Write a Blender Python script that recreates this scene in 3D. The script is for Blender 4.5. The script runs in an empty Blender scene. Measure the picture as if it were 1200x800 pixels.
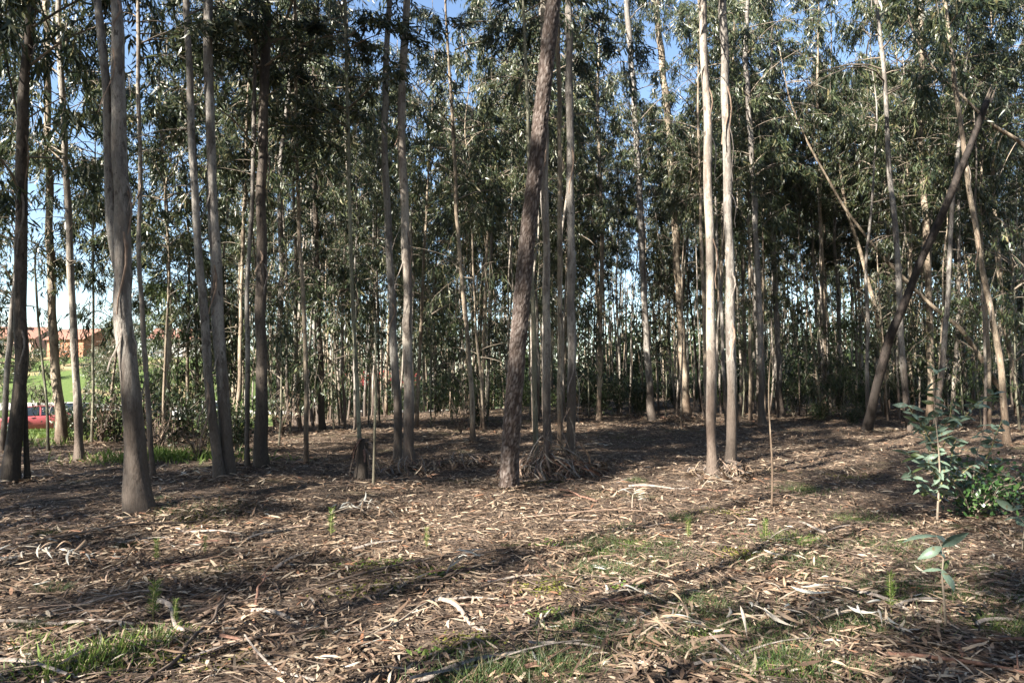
import bpy, math, random
import numpy as np
from mathutils import Vector, Matrix, Quaternion

R = math.radians
sc = bpy.context.scene
col = sc.collection
random.seed(7)
rng = np.random.default_rng(7)

# ------------------------------------------------------------------ camera
EYE = 1.6
PITCH = R(3.22)
FPX = 800.0
cam_d = bpy.data.cameras.new('camera'); cam_d.lens = 24.0; cam_d.sensor_width = 36.0
cam_d.clip_start = 0.05; cam_d.clip_end = 3000
cam = bpy.data.objects.new('camera', cam_d); col.objects.link(cam)
cam.location = (0, 0, EYE); cam.rotation_euler = (R(90) + PITCH, 0, 0)
sc.camera = cam

# ------------------------------------------------------------------ sky, sun, exposure
SUN_EL, SUN_AZ = R(36), R(229)          # azimuth clockwise from +Y: the sun stands behind the camera, to its left
w = bpy.data.worlds.new('World'); sc.world = w; w.use_nodes = True
wn = w.node_tree.nodes; wl = w.node_tree.links
bg = wn['Background']; bg.inputs[1].default_value = 0.06
sky = wn.new('ShaderNodeTexSky'); sky.sky_type = 'NISHITA'; sky.sun_disc = False
sky.sun_elevation = SUN_EL; sky.sun_rotation = SUN_AZ; sky.air_density = 1.0; sky.dust_density = 0.5; sky.ozone_density = 1.5
wl.new(sky.outputs[0], bg.inputs[0])
sd = bpy.data.lights.new('sun', 'SUN'); sd.energy = 5.0; sd.angle = R(0.55); sd.color = (1.0, 0.93, 0.82)
so = bpy.data.objects.new('sun', sd); col.objects.link(so)
sunv = Vector((math.sin(SUN_AZ) * math.cos(SUN_EL), math.cos(SUN_AZ) * math.cos(SUN_EL), math.sin(SUN_EL)))
so.rotation_euler = sunv.to_track_quat('Z', 'Y').to_euler(); so.location = sunv * 60
vs = sc.view_settings
vs.view_transform = 'Standard'; vs.look = 'None'; vs.gamma = 1.0; vs.use_curve_mapping = False; vs.exposure = 2.38
sc.cycles.max_bounces = 6; sc.cycles.diffuse_bounces = 3; sc.cycles.transmission_bounces = 4; sc.cycles.transparent_max_bounces = 4

# ------------------------------------------------------------------ terrain
def sstep(a, b, v):
    t = np.clip((v - a) / (b - a), 0, 1); return t * t * (3 - 2 * t)
def hgt(x, y):
    x = np.asarray(x, float); y = np.asarray(y, float)
    s = -x * 0.8 + (y - 14) * 0.45
    z = -1.4 * sstep(10, 26, s)
    z = z + 6.2 * sstep(48, 96, y) * sstep(-20, -44, x)
    z = z + 0.35 * sstep(6, 26, x) * sstep(5, 22, y)
    far = 1 - sstep(60, 110, np.hypot(x, y))
    z = z + far * (0.045 * np.sin(x * .9 + 1.3 * np.sin(y * .5)) + 0.05 * np.sin(y * .7 + 1.1 * np.sin(x * .45 + 2))
                   + 0.022 * np.sin(x * 2.6 + y * 1.7) * np.sin(y * 2.2 - x * 1.1) + 0.012 * np.sin(x * 5.3 - y * 2.1) * np.sin(y * 6.1 + x))
    return z
def hz(x, y): return float(hgt(x, y))
def ray(px, py):
    zp = (400 - py) / FPX; xp = (px - 600) / FPX
    return Vector((xp, math.cos(PITCH) - zp * math.sin(PITCH), math.sin(PITCH) + zp * math.cos(PITCH)))
def at(px, py, Y):
    d = ray(px, py); return Vector((0, 0, EYE)) + d * (Y / d.y)
def ground_at(px, py):
    d = ray(px, py); t = 1.0
    while t < 300:
        p = Vector((0, 0, EYE)) + d * t
        if p.z < hz(p.x, p.y): break
        t += 0.02 + t * 0.002
    return Vector((p.x, p.y, hz(p.x, p.y)))

# ------------------------------------------------------------------ materials
class NT:
    def __init__(s, name):
        s.m = bpy.data.materials.new(name); s.m.use_nodes = True
        s.n = s.m.node_tree.nodes; s.l = s.m.node_tree.links
        s.b = s.n['Principled BSDF']; s.out = s.n['Material Output']
    def add(s, t, **kw):
        n = s.n.new(t)
        for k, v in kw.items(): setattr(n, k, v)
        return n
    def link(s, a, b): s.l.new(a, b)
    def ramp(s, fac, stops, interp='LINEAR'):
        r = s.add('ShaderNodeValToRGB'); e = r.color_ramp.elements; r.color_ramp.interpolation = interp
        while len(e) < len(stops): e.new(0.5)
        for i, (p, c) in enumerate(stops): e[i].position = p; e[i].color = (*c, 1)
        s.link(fac, r.inputs[0]); return r.outputs[0]
    def noise(s, vec, scale, detail=3, rough=.55):
        t = s.add('ShaderNodeTexNoise'); t.inputs['Scale'].default_value = scale; t.inputs['Detail'].default_value = detail
        t.inputs['Roughness'].default_value = rough
        if vec is not None: s.link(vec, t.inputs['Vector'])
        return t.outputs[0]
    def mapping(s, vec, scale=(1, 1, 1)):
        t = s.add('ShaderNodeMapping'); t.inputs['Scale'].default_value = scale; s.link(vec, t.inputs[0]); return t.outputs[0]
    def mix(s, fac, a, b, mode='MIX'):
        t = s.add('ShaderNodeMix'); t.data_type = 'RGBA'; t.blend_type = mode
        for sock, v in ((t.inputs[0], fac), (t.inputs[6], a), (t.inputs[7], b)):
            if isinstance(v, (int, float)): sock.default_value = v
            elif isinstance(v, tuple): sock.default_value = (*v, 1)
            else: s.link(v, sock)
        return t.outputs[2]
    def bump(s, h, strength=.5, dist=.01):
        t = s.add('ShaderNodeBump'); t.inputs[0].default_value = strength; t.inputs[1].default_value = dist
        s.link(h, t.inputs['Height']); s.link(t.outputs[0], s.b.inputs['Normal'])

def plain(name, c, rough=.7, metal=0, var=.15, scale=6, spec=.3):
    t = NT(name); co = t.add('ShaderNodeTexCoord').outputs['Object']
    nz = t.noise(co, scale, 4)
    t.link(t.ramp(nz, [(.3, tuple(v * (1 - var) for v in c)), (.7, tuple(min(1, v * (1 + var)) for v in c))]), t.b.inputs['Base Color'])
    t.b.inputs['Roughness'].default_value = rough; t.b.inputs['Metallic'].default_value = metal
    t.b.inputs['Specular IOR Level'].default_value = spec
    return t.m

def leaf_mat(name, stops, rough=.42, trans=.3, spec=.45, objvar=.0):
    t = NT(name)
    geo = t.add('ShaderNodeNewGeometry')
    c = t.ramp(geo.outputs['Random Per Island'], stops)
    if objvar:
        oi = t.add('ShaderNodeObjectInfo')
        hs = t.add('ShaderNodeHueSaturation'); mp = t.add('ShaderNodeMapRange')
        mp.inputs[3].default_value = 1 - objvar; mp.inputs[4].default_value = 1 + objvar
        t.link(oi.outputs['Random'], mp.inputs[0]); t.link(mp.outputs[0], hs.inputs['Value']); t.link(c, hs.inputs['Color']); c = hs.outputs[0]
    t.link(c, t.b.inputs['Base Color'])
    t.b.inputs['Roughness'].default_value = rough; t.b.inputs['Specular IOR Level'].default_value = spec
    if trans:
        tr = t.add('ShaderNodeBsdfTranslucent'); t.link(c, tr.inputs[0])
        mx = t.add('ShaderNodeMixShader'); mx.inputs[0].default_value = trans
        t.link(t.b.outputs[0], mx.inputs[1]); t.link(tr.outputs[0], mx.inputs[2]); t.link(mx.outputs[0], t.out.inputs[0])
    return t.m

def bark_mat(name, pale, mid, dark, foot, foot_h=1.2):
    t = NT(name); co = t.add('ShaderNodeTexCoord').outputs['Object']
    oi = t.add('ShaderNodeObjectInfo')
    ad = t.add('ShaderNodeVectorMath', operation='ADD')
    cmb = t.add('ShaderNodeCombineXYZ'); mul = t.add('ShaderNodeMath', operation='MULTIPLY'); mul.inputs[1].default_value = 37
    t.link(oi.outputs['Random'], mul.inputs[0]); t.link(mul.outputs[0], cmb.inputs[0]); t.link(mul.outputs[0], cmb.inputs[2])
    t.link(co, ad.inputs[0]); t.link(cmb.outputs[0], ad.inputs[1]); v = ad.outputs[0]
    n1 = t.noise(t.mapping(v, (9, 9, .9)), 1.0, 5, .6)         # long vertical streaks
    n2 = t.noise(t.mapping(v, (5, 5, 2.2)), 1.0, 4, .6)        # patches where bark has peeled
    n3 = t.noise(t.mapping(v, (48, 48, 15)), 1.0, 6, .7); n5 = t.noise(t.mapping(v, (14, 14, 6)), 1.0, 5, .65)
    c = t.ramp(n1, [(.32, dark), (.5, mid), (.66, pale)])
    c = t.mix(t.ramp(n2, [(.545, (0, 0, 0)), (.57, (.75, .75, .75))]), c, pale)
    c = t.mix(t.ramp(n2, [(.38, (.8, .8, .8)), (.41, (0, 0, 0))]), c, dark)
    c = t.mix(t.ramp(n5, [(.37, (.85, .85, .85)), (.40, (0, 0, 0))]), c, tuple(k * .55 for k in dark))     # scars and dark flakes
    c = t.mix(t.ramp(n5, [(.58, (0, 0, 0)), (.66, (.5, .5, .5))]), c, tuple(min(1, k * 1.12) for k in pale))
    c = t.mix(t.ramp(n3, [(.3, (.7, .7, .7)), (.52, (0, 0, 0))]), c, tuple(k * .5 for k in dark))
    n6 = t.noise(t.mapping(v, (3.2, 3.2, .7)), 1.0, 3, .6)
    c = t.mix(t.ramp(n6, [(.55, (0, 0, 0)), (.575, (.6, .6, .6))]), c, tuple((a_ + b_) * .42 for a_, b_ in zip(mid, foot)))
    sx = t.add('ShaderNodeSeparateXYZ'); t.link(co, sx.inputs[0])
    nf = t.add('ShaderNodeMath', operation='MULTIPLY_ADD'); nf.inputs[1].default_value = 2.2; t.link(n1, nf.inputs[0]); t.link(sx.outputs[2], nf.inputs[2])
    mr = t.add('ShaderNodeMapRange'); mr.inputs[1].default_value = foot_h * .75 + 1; mr.inputs[2].default_value = foot_h + 1.6
    mr.inputs[3].default_value = .85; mr.inputs[4].default_value = 0; t.link(nf.outputs[0], mr.inputs[0])
    c = t.mix(mr.outputs[0], c, t.ramp(n3, [(.3, tuple(k * .5 for k in foot)), (.7, foot)]))
    t.link(c, t.b.inputs['Base Color']); t.b.inputs['Roughness'].default_value = .75; t.b.inputs['Specular IOR Level'].default_value = .2
    t.bump(t.mix(.45, n3, n5), .9, .02)
    return t.m

M = {}
M['bark_pale'] = bark_mat('bark_pale', (0.315, 0.281, 0.236), (0.226, 0.198, 0.170), (0.125, 0.102, 0.086), (0.106, 0.077, 0.061))
M['bark_grey'] = bark_mat('bark_grey', (0.278, 0.257, 0.230), (0.185, 0.168, 0.151), (0.092, 0.078, 0.068), (0.083, 0.063, 0.050), 1.6)
M['bark_tan'] = bark_mat('bark_tan', (0.335, 0.280, 0.212), (0.228, 0.183, 0.135), (0.114, 0.090, 0.069), (0.105, 0.071, 0.050), .8)
M['bark_dark'] = bark_mat('bark_dark', (.13, .105, .085), (.08, .064, .052), (.04, .032, .028), (.05, .04, .032))
M['bark_shade'] = bark_mat('bark_shade', (.06, .048, .042), (.036, .03, .027), (.02, .017, .016), (.03, .025, .022))  # leaning trunk's bark, darkened so the colour itself carries its shade
M['bark_olive'] = bark_mat('bark_olive', (0.254, 0.247, 0.178), (0.177, 0.170, 0.122), (0.100, 0.093, 0.065), (0.091, 0.078, 0.057), .5)
def pine_mat():
    t = NT('bark_pine'); co = t.add('ShaderNodeTexCoord').outputs['Object']
    at_ = t.add('ShaderNodeAttribute', attribute_name='plate')
    n3 = t.noise(t.mapping(co, (30, 30, 14)), 1, 4, .65)
    c = t.ramp(at_.outputs['Fac'], [(.0, (.018, .013, .011)), (.35, (.05, .038, .032)), (.75, (.12, .098, .088)), (1, (.19, .165, .15))])
    c = t.mix(t.ramp(n3, [(.35, (.6, .6, .6)), (.6, (0, 0, 0))]), c, (.07, .05, .042))
    t.link(c, t.b.inputs['Base Color']); t.b.inputs['Roughness'].default_value = .9; t.b.inputs['Specular IOR Level'].default_value = .15
    t.bump(n3, .7, .015); return t.m
M['bark_pine'] = pine_mat()
GREEN = [(0, (.016, .026, .014)), (.35, (.034, .050, .025)), (.7, (.064, .080, .038)), (.9, (.11, .118, .052)), (1, (.15, .125, .062))]
M['leaf'] = leaf_mat('leaf_eucalyptus', GREEN, .4, .28, .5, .25)
M['leaf_young'] = leaf_mat('leaf_young', [(0, (0.036, 0.060, 0.022)), (.5, (0.065, 0.092, 0.034)), (1, (0.114, 0.135, 0.053))], .42, .35, .45, .15)
M['leaf_glaucous'] = leaf_mat('leaf_glaucous', [(0, (0.073, 0.121, 0.083)), (.5, (0.123, 0.178, 0.130)), (1, (0.188, 0.243, 0.188))], .45, .2, .4)
def blemish(m):
    n, l = m.node_tree.nodes, m.node_tree.links; src = next(x for x in n if x.type == 'VALTORGB'); co = n.new('ShaderNodeTexCoord'); nz = n.new('ShaderNodeTexNoise'); nz.inputs['Scale'].default_value = 28; nz.inputs['Detail'].default_value = 5
    rp = n.new('ShaderNodeValToRGB'); rp.color_ramp.elements[0].position = .56; rp.color_ramp.elements[1].position = .7; mx = n.new('ShaderNodeMix'); mx.data_type = 'RGBA'; mx.inputs[7].default_value = (.13, .11, .06, 1)
    l.new(co.outputs['Object'], nz.inputs['Vector']); l.new(nz.outputs[0], rp.inputs[0]); l.new(rp.outputs[0], mx.inputs[0]); l.new(src.outputs[0], mx.inputs[6])
    for k in [k for k in l if k.from_node == src and k.to_node != mx]: t = k.to_socket; l.remove(k); l.new(mx.outputs[2], t)
blemish(M['leaf_glaucous'])
M['leaf_dark'] = leaf_mat('leaf_dark', [(0, (0.015, 0.025, 0.011)), (.6, (0.032, 0.050, 0.019)), (1, (0.057, 0.071, 0.030))], .45, .25, .4, .2)
M['leaf_shrub'] = leaf_mat('leaf_shrub', [(0, (0.022, 0.053, 0.015)), (.6, (0.044, 0.092, 0.027)), (1, (0.080, 0.134, 0.045))], .3, .25, .5)
DRY = [(0, (0.028, 0.020, 0.015)), (.22, (0.066, 0.042, 0.029)), (.42, (0.132, 0.087, 0.059)), (.6, (0.211, 0.149, 0.102)), (.76, (0.290, 0.221, 0.156)), (.88, (0.387, 0.320, 0.238)), (.95, (0.194, 0.091, 0.049)), (1, (0.308, 0.277, 0.221))]
M['litter'] = leaf_mat('dry_leaf_litter', DRY, .6, .12, .3)
M['dry_pale'] = leaf_mat('dry_leaf_pale', [(0, (0.353, 0.302, 0.245)), (1, (0.467, 0.417, 0.347))], .5, .15, .35)
M['dry_grey'] = leaf_mat('dry_leaf_grey', [(0, (0.300, 0.294, 0.262)), (1, (0.386, 0.380, 0.342))], .5, .15, .35)
M['dry_tan'] = leaf_mat('dry_leaf_tan', [(0, (0.229, 0.159, 0.109)), (1, (0.293, 0.217, 0.153))], .55, .12, .3)
M['dry_brown'] = leaf_mat('dry_leaf_brown', [(0, (0.117, 0.073, 0.051)), (1, (0.179, 0.110, 0.078))], .55, .1, .3)
M['twig'] = plain('dead_twig', (0.101, 0.076, 0.060), .85, 0, .4, 12)
M['twig_pale'] = plain('dead_twig_pale', (0.247, 0.203, 0.158), .8, 0, .3, 12)
M['strip'] = plain('peeled_bark', (0.194, 0.136, 0.101), .75, 0, .45, 9)
M['strip_red'] = plain('peeled_bark_red', (0.141, 0.077, 0.055), .85, 0, .6, 25)
M['strip_grey'] = plain('peeled_bark_grey', (0.198, 0.169, 0.147), .85, 0, .5, 25)
M['stem'] = plain('green_stem', (.22, .20, .09), .6, 0, .3, 20)
M['branch'] = plain('branch_wood', (.17, .14, .11), .8, 0, .35, 5)
M['grass'] = leaf_mat('grass_blade', [(0, (0.058, 0.106, 0.017)), (.6, (0.108, 0.169, 0.033)), (1, (0.199, 0.206, 0.069))], .5, .3, .3)
M['grass_dark'] = leaf_mat('fine_green_needle', [(0, (0.025, 0.049, 0.015)), (.6, (0.051, 0.085, 0.027)), (.85, (0.114, 0.121, 0.053)), (1, (0.185, 0.144, 0.089))], .5, .3, .3)
M['moss'] = leaf_mat('moss_leaf', [(0, (0.071, 0.078, 0.013)), (.7, (0.128, 0.135, 0.025)), (1, (0.192, 0.171, 0.048))], .7, .2, .2)

def ground_mat():
    t = NT('forest_soil'); co = t.add('ShaderNodeTexCoord').outputs['Object']
    n1 = t.noise(co, .6, 5, .6); n2 = t.noise(co, 9, 6, .7); n3 = t.noise(t.mapping(co, (50, 22, 40)), 1, 4, .7); n4 = t.noise(co, .12, 4, .6)
    c = t.ramp(n2, [(.3, (.022, .017, .014)), (.5, (.05, .038, .03)), (.7, (.11, .083, .064))])
    c = t.mix(t.ramp(n3, [(.5, (0, 0, 0)), (.62, (.8, .8, .8))]), c, (.25, .18, .125))
    c = t.mix(t.ramp(n1, [(.58, (0, 0, 0)), (.7, (.35, .35, .35))]), c, (.09, .11, .03))
    a = t.add('ShaderNodeAttribute', attribute_name='meadow')
    g = t.ramp(n2, [(.3, (.045, .075, .02)), (.55, (.085, .12, .036)), (.75, (.16, .165, .075))])
    g = t.mix(t.ramp(n4, [(.54, (0, 0, 0)), (.62, (.8, .8, .8))]), g, (.30, .22, .13))
    nm = t.add('ShaderNodeMath', operation='MULTIPLY_ADD'); nm.inputs[1].default_value = .8
    sb = t.add('ShaderNodeMath', operation='SUBTRACT'); sb.inputs[1].default_value = .5; t.link(n1, sb.inputs[0]); t.link(sb.outputs[0], nm.inputs[0]); t.link(a.outputs['Fac'], nm.inputs[2])
    c = t.mix(t.ramp(nm.outputs[0], [(.4, (0, 0, 0)), (.6, (1, 1, 1))]), c, g)
    t.link(c, t.b.inputs['Base Color']); t.b.inputs['Roughness'].default_value = .95; t.b.inputs['Specular IOR Level'].default_value = .1
    t.bump(t.mix(.5, n2, n3), 1.0, .03); return t.m
M['ground'] = ground_mat()

# ------------------------------------------------------------------ mesh helpers
def norm(a): return a / np.maximum(np.linalg.norm(a, axis=-1, keepdims=True), 1e-9)
class Geo:
    def __init__(s): s.V = []; s.L = []; s.T = []; s.M = []; s.n = 0
    def put(s, V, faces, tot, mi=0):
        s.V.append(np.asarray(V, float)); s.L.append(np.asarray(faces).ravel() + s.n); s.T.append(np.asarray(tot)); s.M.append(np.full(len(tot), mi)); s.n += len(V)
    def leaves(s, P, D, N, L, W, curv, arch, mi=0):
        n = len(P); D = norm(D); S = norm(np.cross(D, N)); N = np.cross(S, D)
        L = np.broadcast_to(L, n)[:, None]; W = np.broadcast_to(W, n)[:, None]; curv = np.broadcast_to(curv, n)[:, None]; arch = np.broadcast_to(arch, n)[:, None]
        c = lambda u: P + D * L * u + S * L * curv * u * u * 1.3 + N * L * arch * (4 * u * (1 - u))
        c1, c2 = c(.3), c(.68)
        V = np.stack([c(0.), c1 + S * W * .5, c1 - S * W * .5, c2 + S * W * .36, c2 - S * W * .36, c(1.)], 1).reshape(-1, 3)
        o = (np.arange(n) * 6)[:, None]
        f = np.array([0, 1, 2, 1, 3, 4, 2, 3, 5, 4])[None] + o
        s.put(V, f, np.tile([3, 4, 3], n), mi)
    def bars(s, A, B, r, mi=0):
        n = len(A); D = norm(B - A); X = norm(np.cross(D, np.array([.31, .17, .93]))); Y = np.cross(D, X)
        r = np.broadcast_to(r, n)[:, None]; ring = []
        for E, k in ((A, 1.), (B, .6)):
            for a in (0, 2.094, 4.189): ring.append(E + (X * math.cos(a) + Y * math.sin(a)) * r * k)
        V = np.stack(ring, 1).reshape(-1, 3); o = (np.arange(n) * 6)[:, None]
        f = np.array([0, 1, 4, 3, 1, 2, 5, 4, 2, 0, 3, 5])[None] + o
        s.put(V, f, np.tile([4, 4, 4], n), mi)
    def tube(s, P, rad, sides=6, mi=0, warp=None):
        P = np.asarray(P, float); k = len(P); T = np.gradient(P, axis=0); T = norm(T)
        ref = np.array([1., 0, 0]) if abs(T[0][0]) < .8 else np.array([0, 1., 0])
        X = norm(ref[None] - T * (T @ ref)[:, None]); Y = np.cross(T, X)
        a = np.arange(sides) / sides * 2 * np.pi
        rr = np.broadcast_to(np.asarray(rad, float)[:, None], (k, sides))
        if warp is not None: rr = rr * warp(P, a)
        V = P[:, None] + (X[:, None] * np.cos(a)[None, :, None] + Y[:, None] * np.sin(a)[None, :, None]) * rr[..., None]
        i = np.arange(k - 1)[:, None] * sides; j = np.arange(sides)[None]; j2 = (j + 1) % sides
        f = np.stack([i + j, i + j2, i + sides + j2, i + sides + j], -1).reshape(-1, 4)
        tot = [4] * len(f); loops = list(f.ravel())
        loops += list(range((k - 1) * sides, k * sides)); tot.append(sides)
        s.put(V.reshape(-1, 3), np.array(loops), np.array(tot), mi)
    def box(s, lo, hi, mi=0):
        x0, y0, z0 = lo; x1, y1, z1 = hi
        V = [(x0, y0, z0), (x1, y0, z0), (x1, y1, z0), (x0, y1, z0), (x0, y0, z1), (x1, y0, z1), (x1, y1, z1), (x0, y1, z1)]
        s.put(V, np.array([[0, 3, 2, 1], [4, 5, 6, 7], [0, 1, 5, 4], [1, 2, 6, 5], [2, 3, 7, 6], [3, 0, 4, 7]]), [4] * 6, mi)
    def mesh(s, name, mats, smooth=True):
        V = np.concatenate(s.V); L = np.concatenate(s.L).astype(np.int32); T = np.concatenate(s.T).astype(np.int32); MI = np.concatenate(s.M).astype(np.int32)
        me = bpy.data.meshes.new(name)
        me.vertices.add(len(V)); me.vertices.foreach_set('co', V.astype(np.float32).ravel())
        me.loops.add(len(L)); me.loops.foreach_set('vertex_index', L)
        me.polygons.add(len(T)); st = np.concatenate([[0], np.cumsum(T)[:-1]]).astype(np.int32)
        me.polygons.foreach_set('loop_start', st); me.polygons.foreach_set('loop_total', T)
        me.polygons.foreach_set('material_index', MI); me.polygons.foreach_set('use_smooth', np.full(len(T), smooth))
        for m in (mats if isinstance(mats, (list, tuple)) else [mats]): me.materials.append(M[m] if isinstance(m, str) else m)
        me.update(calc_edges=True); return me
def link(name, me, parent=None):
    o = bpy.data.objects.new(name, me); col.objects.link(o)
    if parent is not None: o.parent = parent
    return o
def tag(o, label=None, cat=None, group=None, kind=None):
    if label: o['label'] = label
    if cat: o['category'] = cat
    if group: o['group'] = group
    if kind: o['kind'] = kind
    return o
def empty(name, loc, rz=0.):
    o = bpy.data.objects.new(name, None); col.objects.link(o); o.location = loc; o.rotation_euler = (0, 0, rz); o.empty_display_size = .2
    return o

# ------------------------------------------------------------------ ground sheet
def spaced(lo, hi, fine_lo, fine_hi, step, grow=1.25):
    a = list(np.arange(fine_lo, fine_hi + 1e-6, step)); st = step
    while a[-1] < hi: st *= grow; a.append(a[-1] + st)
    st = step
    while a[0] > lo: st *= grow; a.insert(0, a[0] - st)
    return np.array(a)
gx = spaced(-1500, 1500, -14, 16, .16, 1.06); gy = spaced(-300, 2200, 2.0, 22, .16, 1.05)
X, Y = np.meshgrid(gx, gy); Z = hgt(X, Y)
nearm = np.exp(-((X / 14) ** 2 + ((Y - 8) / 14) ** 2))
Z = Z + nearm * rng.normal(0, .008, Z.shape)
g = Geo(); nx, ny = len(gx), len(gy)
i = np.arange(ny - 1)[:, None] * nx + np.arange(nx - 1)[None]
f = np.stack([i, i + 1, i + 1 + nx, i + nx], -1).reshape(-1, 4)
g.put(np.stack([X, Y, Z], -1).reshape(-1, 3), f, np.full(len(f), 4))
me = g.mesh('forest_floor', 'ground')
s_ = -X * .8 + (Y - 14) * .45
meadow = np.clip(sstep(10.5, 15, s_) * sstep(-.25, -.42, X / np.maximum(Y, 1)) + sstep(75, 100, np.hypot(X, Y)), 0, 1)
meadow = np.maximum(meadow, .62 * np.exp(-(((X + 6.6) / 1.5) ** 2 + ((Y - 13.2) / .8) ** 2)))
at_ = me.attributes.new('meadow', 'FLOAT', 'POINT'); at_.data.foreach_set('value', meadow.astype(np.float32).ravel())
tag(link('forest_floor', me), kind='structure')

# pale lane across the meadow
def strip_sheet(name, pts, width, mat, lift=.03):
    pts = np.array(pts, float); t = np.linspace(0, len(pts) - 1, 90); q = np.stack([np.interp(t, range(len(pts)), pts[:, k]) for k in (0, 1)], 1)
    d = norm(np.gradient(q, axis=0)); n_ = np.stack([-d[:, 1], d[:, 0]], 1); rows = []
    for k in np.linspace(-.5, .5, 5):
        e = q + n_ * width * k; rows.append(np.stack([e[:, 0], e[:, 1], hgt(e[:, 0], e[:, 1]) + lift], 1))
    V = np.stack(rows, 1).reshape(-1, 3); i = np.arange(89)[:, None] * 5 + np.arange(4)[None]
    g = Geo(); g.put(V, np.stack([i, i + 5, i + 6, i + 1], -1).reshape(-1, 4), np.full(89 * 4, 4))
    return tag(link(name, g.mesh(name, mat)), kind='structure')
M['lane'] = plain('pale_gravel', (.36, .34, .31), .9, 0, .25, 3)
strip_sheet('lane', [(-75, 50), (-50, 57), (-30, 60), (-10, 66), (10, 75)], 4.5, 'lane', .05)

# ------------------------------------------------------------------ eucalyptus building blocks
def bump_warp(seed, amp=.10):
    q = np.random.default_rng(seed); ph = q.uniform(0, 6.28, 6); kk = q.uniform(1.2, 6, 6); m = np.array([1, 2, 3, 2, 4, 5])
    def wfun(P, a):
        z = P[:, 2][:, None]; r = 1.
        for j in range(6): r = r + amp * (.5 if j > 2 else .8) * np.sin(z * kk[j] + ph[j] + m[j] * a[None] + np.sin(z * .7 + ph[j])) / (1 + .35 * j)
        return r
    return wfun
def trunk_geo(g, path, rads, sides=12, seed=0, flare=1.35, step=.22, amp=.09, mi=0):
    path = np.array(path, float); dl = np.concatenate([[0], np.cumsum(np.linalg.norm(np.diff(path, axis=0), axis=1))])
    n = max(6, int(dl[-1] / step)); t = np.linspace(0, dl[-1], n)
    P = np.stack([np.interp(t, dl, path[:, k]) for k in range(3)], 1); r = np.interp(t, dl, rads)
    k = max(3, n // 14) | 1                      # soften the corners of the traced line
    pad = np.pad(P, ((k // 2, k // 2), (0, 0)), 'edge'); Ps = np.stack([np.convolve(pad[:, c], np.ones(k) / k, 'valid') for c in range(3)], 1)
    Ps[0] = P[0]; Ps[-1] = P[-1]
    Ps[:, 0] += .12 * r * np.sin(t * 3.1 + seed); Ps[:, 1] += .12 * r * np.sin(t * 2.3 + seed * 2)
    r = r * (1 + (flare - 1) * np.exp(-t / (2.6 * max(rads[0], .05))))
    g.tube(Ps, r, sides, mi, bump_warp(seed, amp)); return Ps

def crown_geo(seed, height, radius, nb, sub=4, per=40, leaf=(.19, .32), base_gap=0., taper=.7, wid=(.032, .054), droop=1., dead=4):
    """drooping eucalyptus crown about the z axis from z=0 up; twigs material 0, leaves material 1"""
    q = np.random.default_rng(seed); g = Geo(); LP = []; LD = []
    hs = np.sort(q.uniform(0, 1, nb) ** .9)
    for b in range(nb):
        t = hs[b]
        az = q.uniform(0, 6.283); ln = radius * q.uniform(.3, 1.3) * (.3 + .75 * math.sin(math.pi * min(1., .18 + .8 * t)) ** taper)
        z0 = t * height * .96; el = R(q.uniform(15, 68)); h = np.array([math.cos(az), math.sin(az)])
        u = np.linspace(0, 1, 6); dr = droop * q.uniform(.3, 1.2); rr = ln * u * math.cos(el * .7); zz = ln * (math.sin(el) * u - .6 * dr * u * u)
        side = np.array([-h[1], h[0]]); bend = q.normal(0, .25) * ln
        P = np.stack([h[0] * rr + side[0] * bend * u * u, h[1] * rr + side[1] * bend * u * u, z0 + zz], 1)
        g.tube(P, np.linspace(.022, .006, 6) * (.5 + ln / radius * .6), 4)
        if q.random() < .08: continue
        full = q.choice([.35, .8, 1.1, 1.6])
        for s in range(sub):
            v = .35 + .65 * (s + q.random()) / sub; p0 = np.array([np.interp(v, u, P[:, k]) for k in range(3)])
            d = np.array([h[0] * q.uniform(0, 1) + side[0] * q.normal(0, .8), h[1] * q.uniform(0, 1) + side[1] * q.normal(0, .8), q.uniform(-1.2, .35)]); d /= np.linalg.norm(d)
            sl = q.uniform(.3, 1.05) * (.6 + .4 * ln / radius); m = 4; uu = np.linspace(0, 1, m)
            S = p0 + d * sl * uu[:, None]; S[:, 2] -= .9 * dr * sl * uu ** 2
            g.tube(S, np.linspace(.007, .003, m), 3)
            n = int(per * full * q.uniform(.4, 1.5)) + 2; w_ = q.uniform(.1, 1, n) ** .6
            LP.append(np.stack([np.interp(w_, uu, S[:, k]) for k in range(3)], 1) + q.normal(0, .07, (n, 3)))
            LD.append(np.stack([q.normal(0, .4, n) + d[0] * .25, q.normal(0, .4, n) + d[1] * .25, -np.abs(q.normal(.95, .4, n))], 1))
    for b in range(dead):                       # dead side twigs low down
        az = q.uniform(0, 6.28); z0 = -q.uniform(.1, 1) * base_gap; ln = q.uniform(.4, 1.2)
        u = np.linspace(0, 1, 5)[:, None]; d = np.array([math.cos(az), math.sin(az), q.uniform(-.1, .7)])
        g.tube(np.array([0, 0, z0]) + d * ln * u + np.array([0, 0, -.25]) * u * u, np.linspace(.012, .004, 5), 4)
    LP = np.concatenate(LP); LD = np.concatenate(LD); n = len(LP)
    N = np.stack([q.normal(0, 1, n), q.normal(0, 1, n), q.normal(0, .25, n)], 1)
    L = q.uniform(*leaf, n)
    g.leaves(LP, LD, N, L, q.uniform(*wid, n) * (L / leaf[1]) ** .5, q.normal(0, .22, n), q.normal(0, .05, n), 1)
    return g

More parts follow.
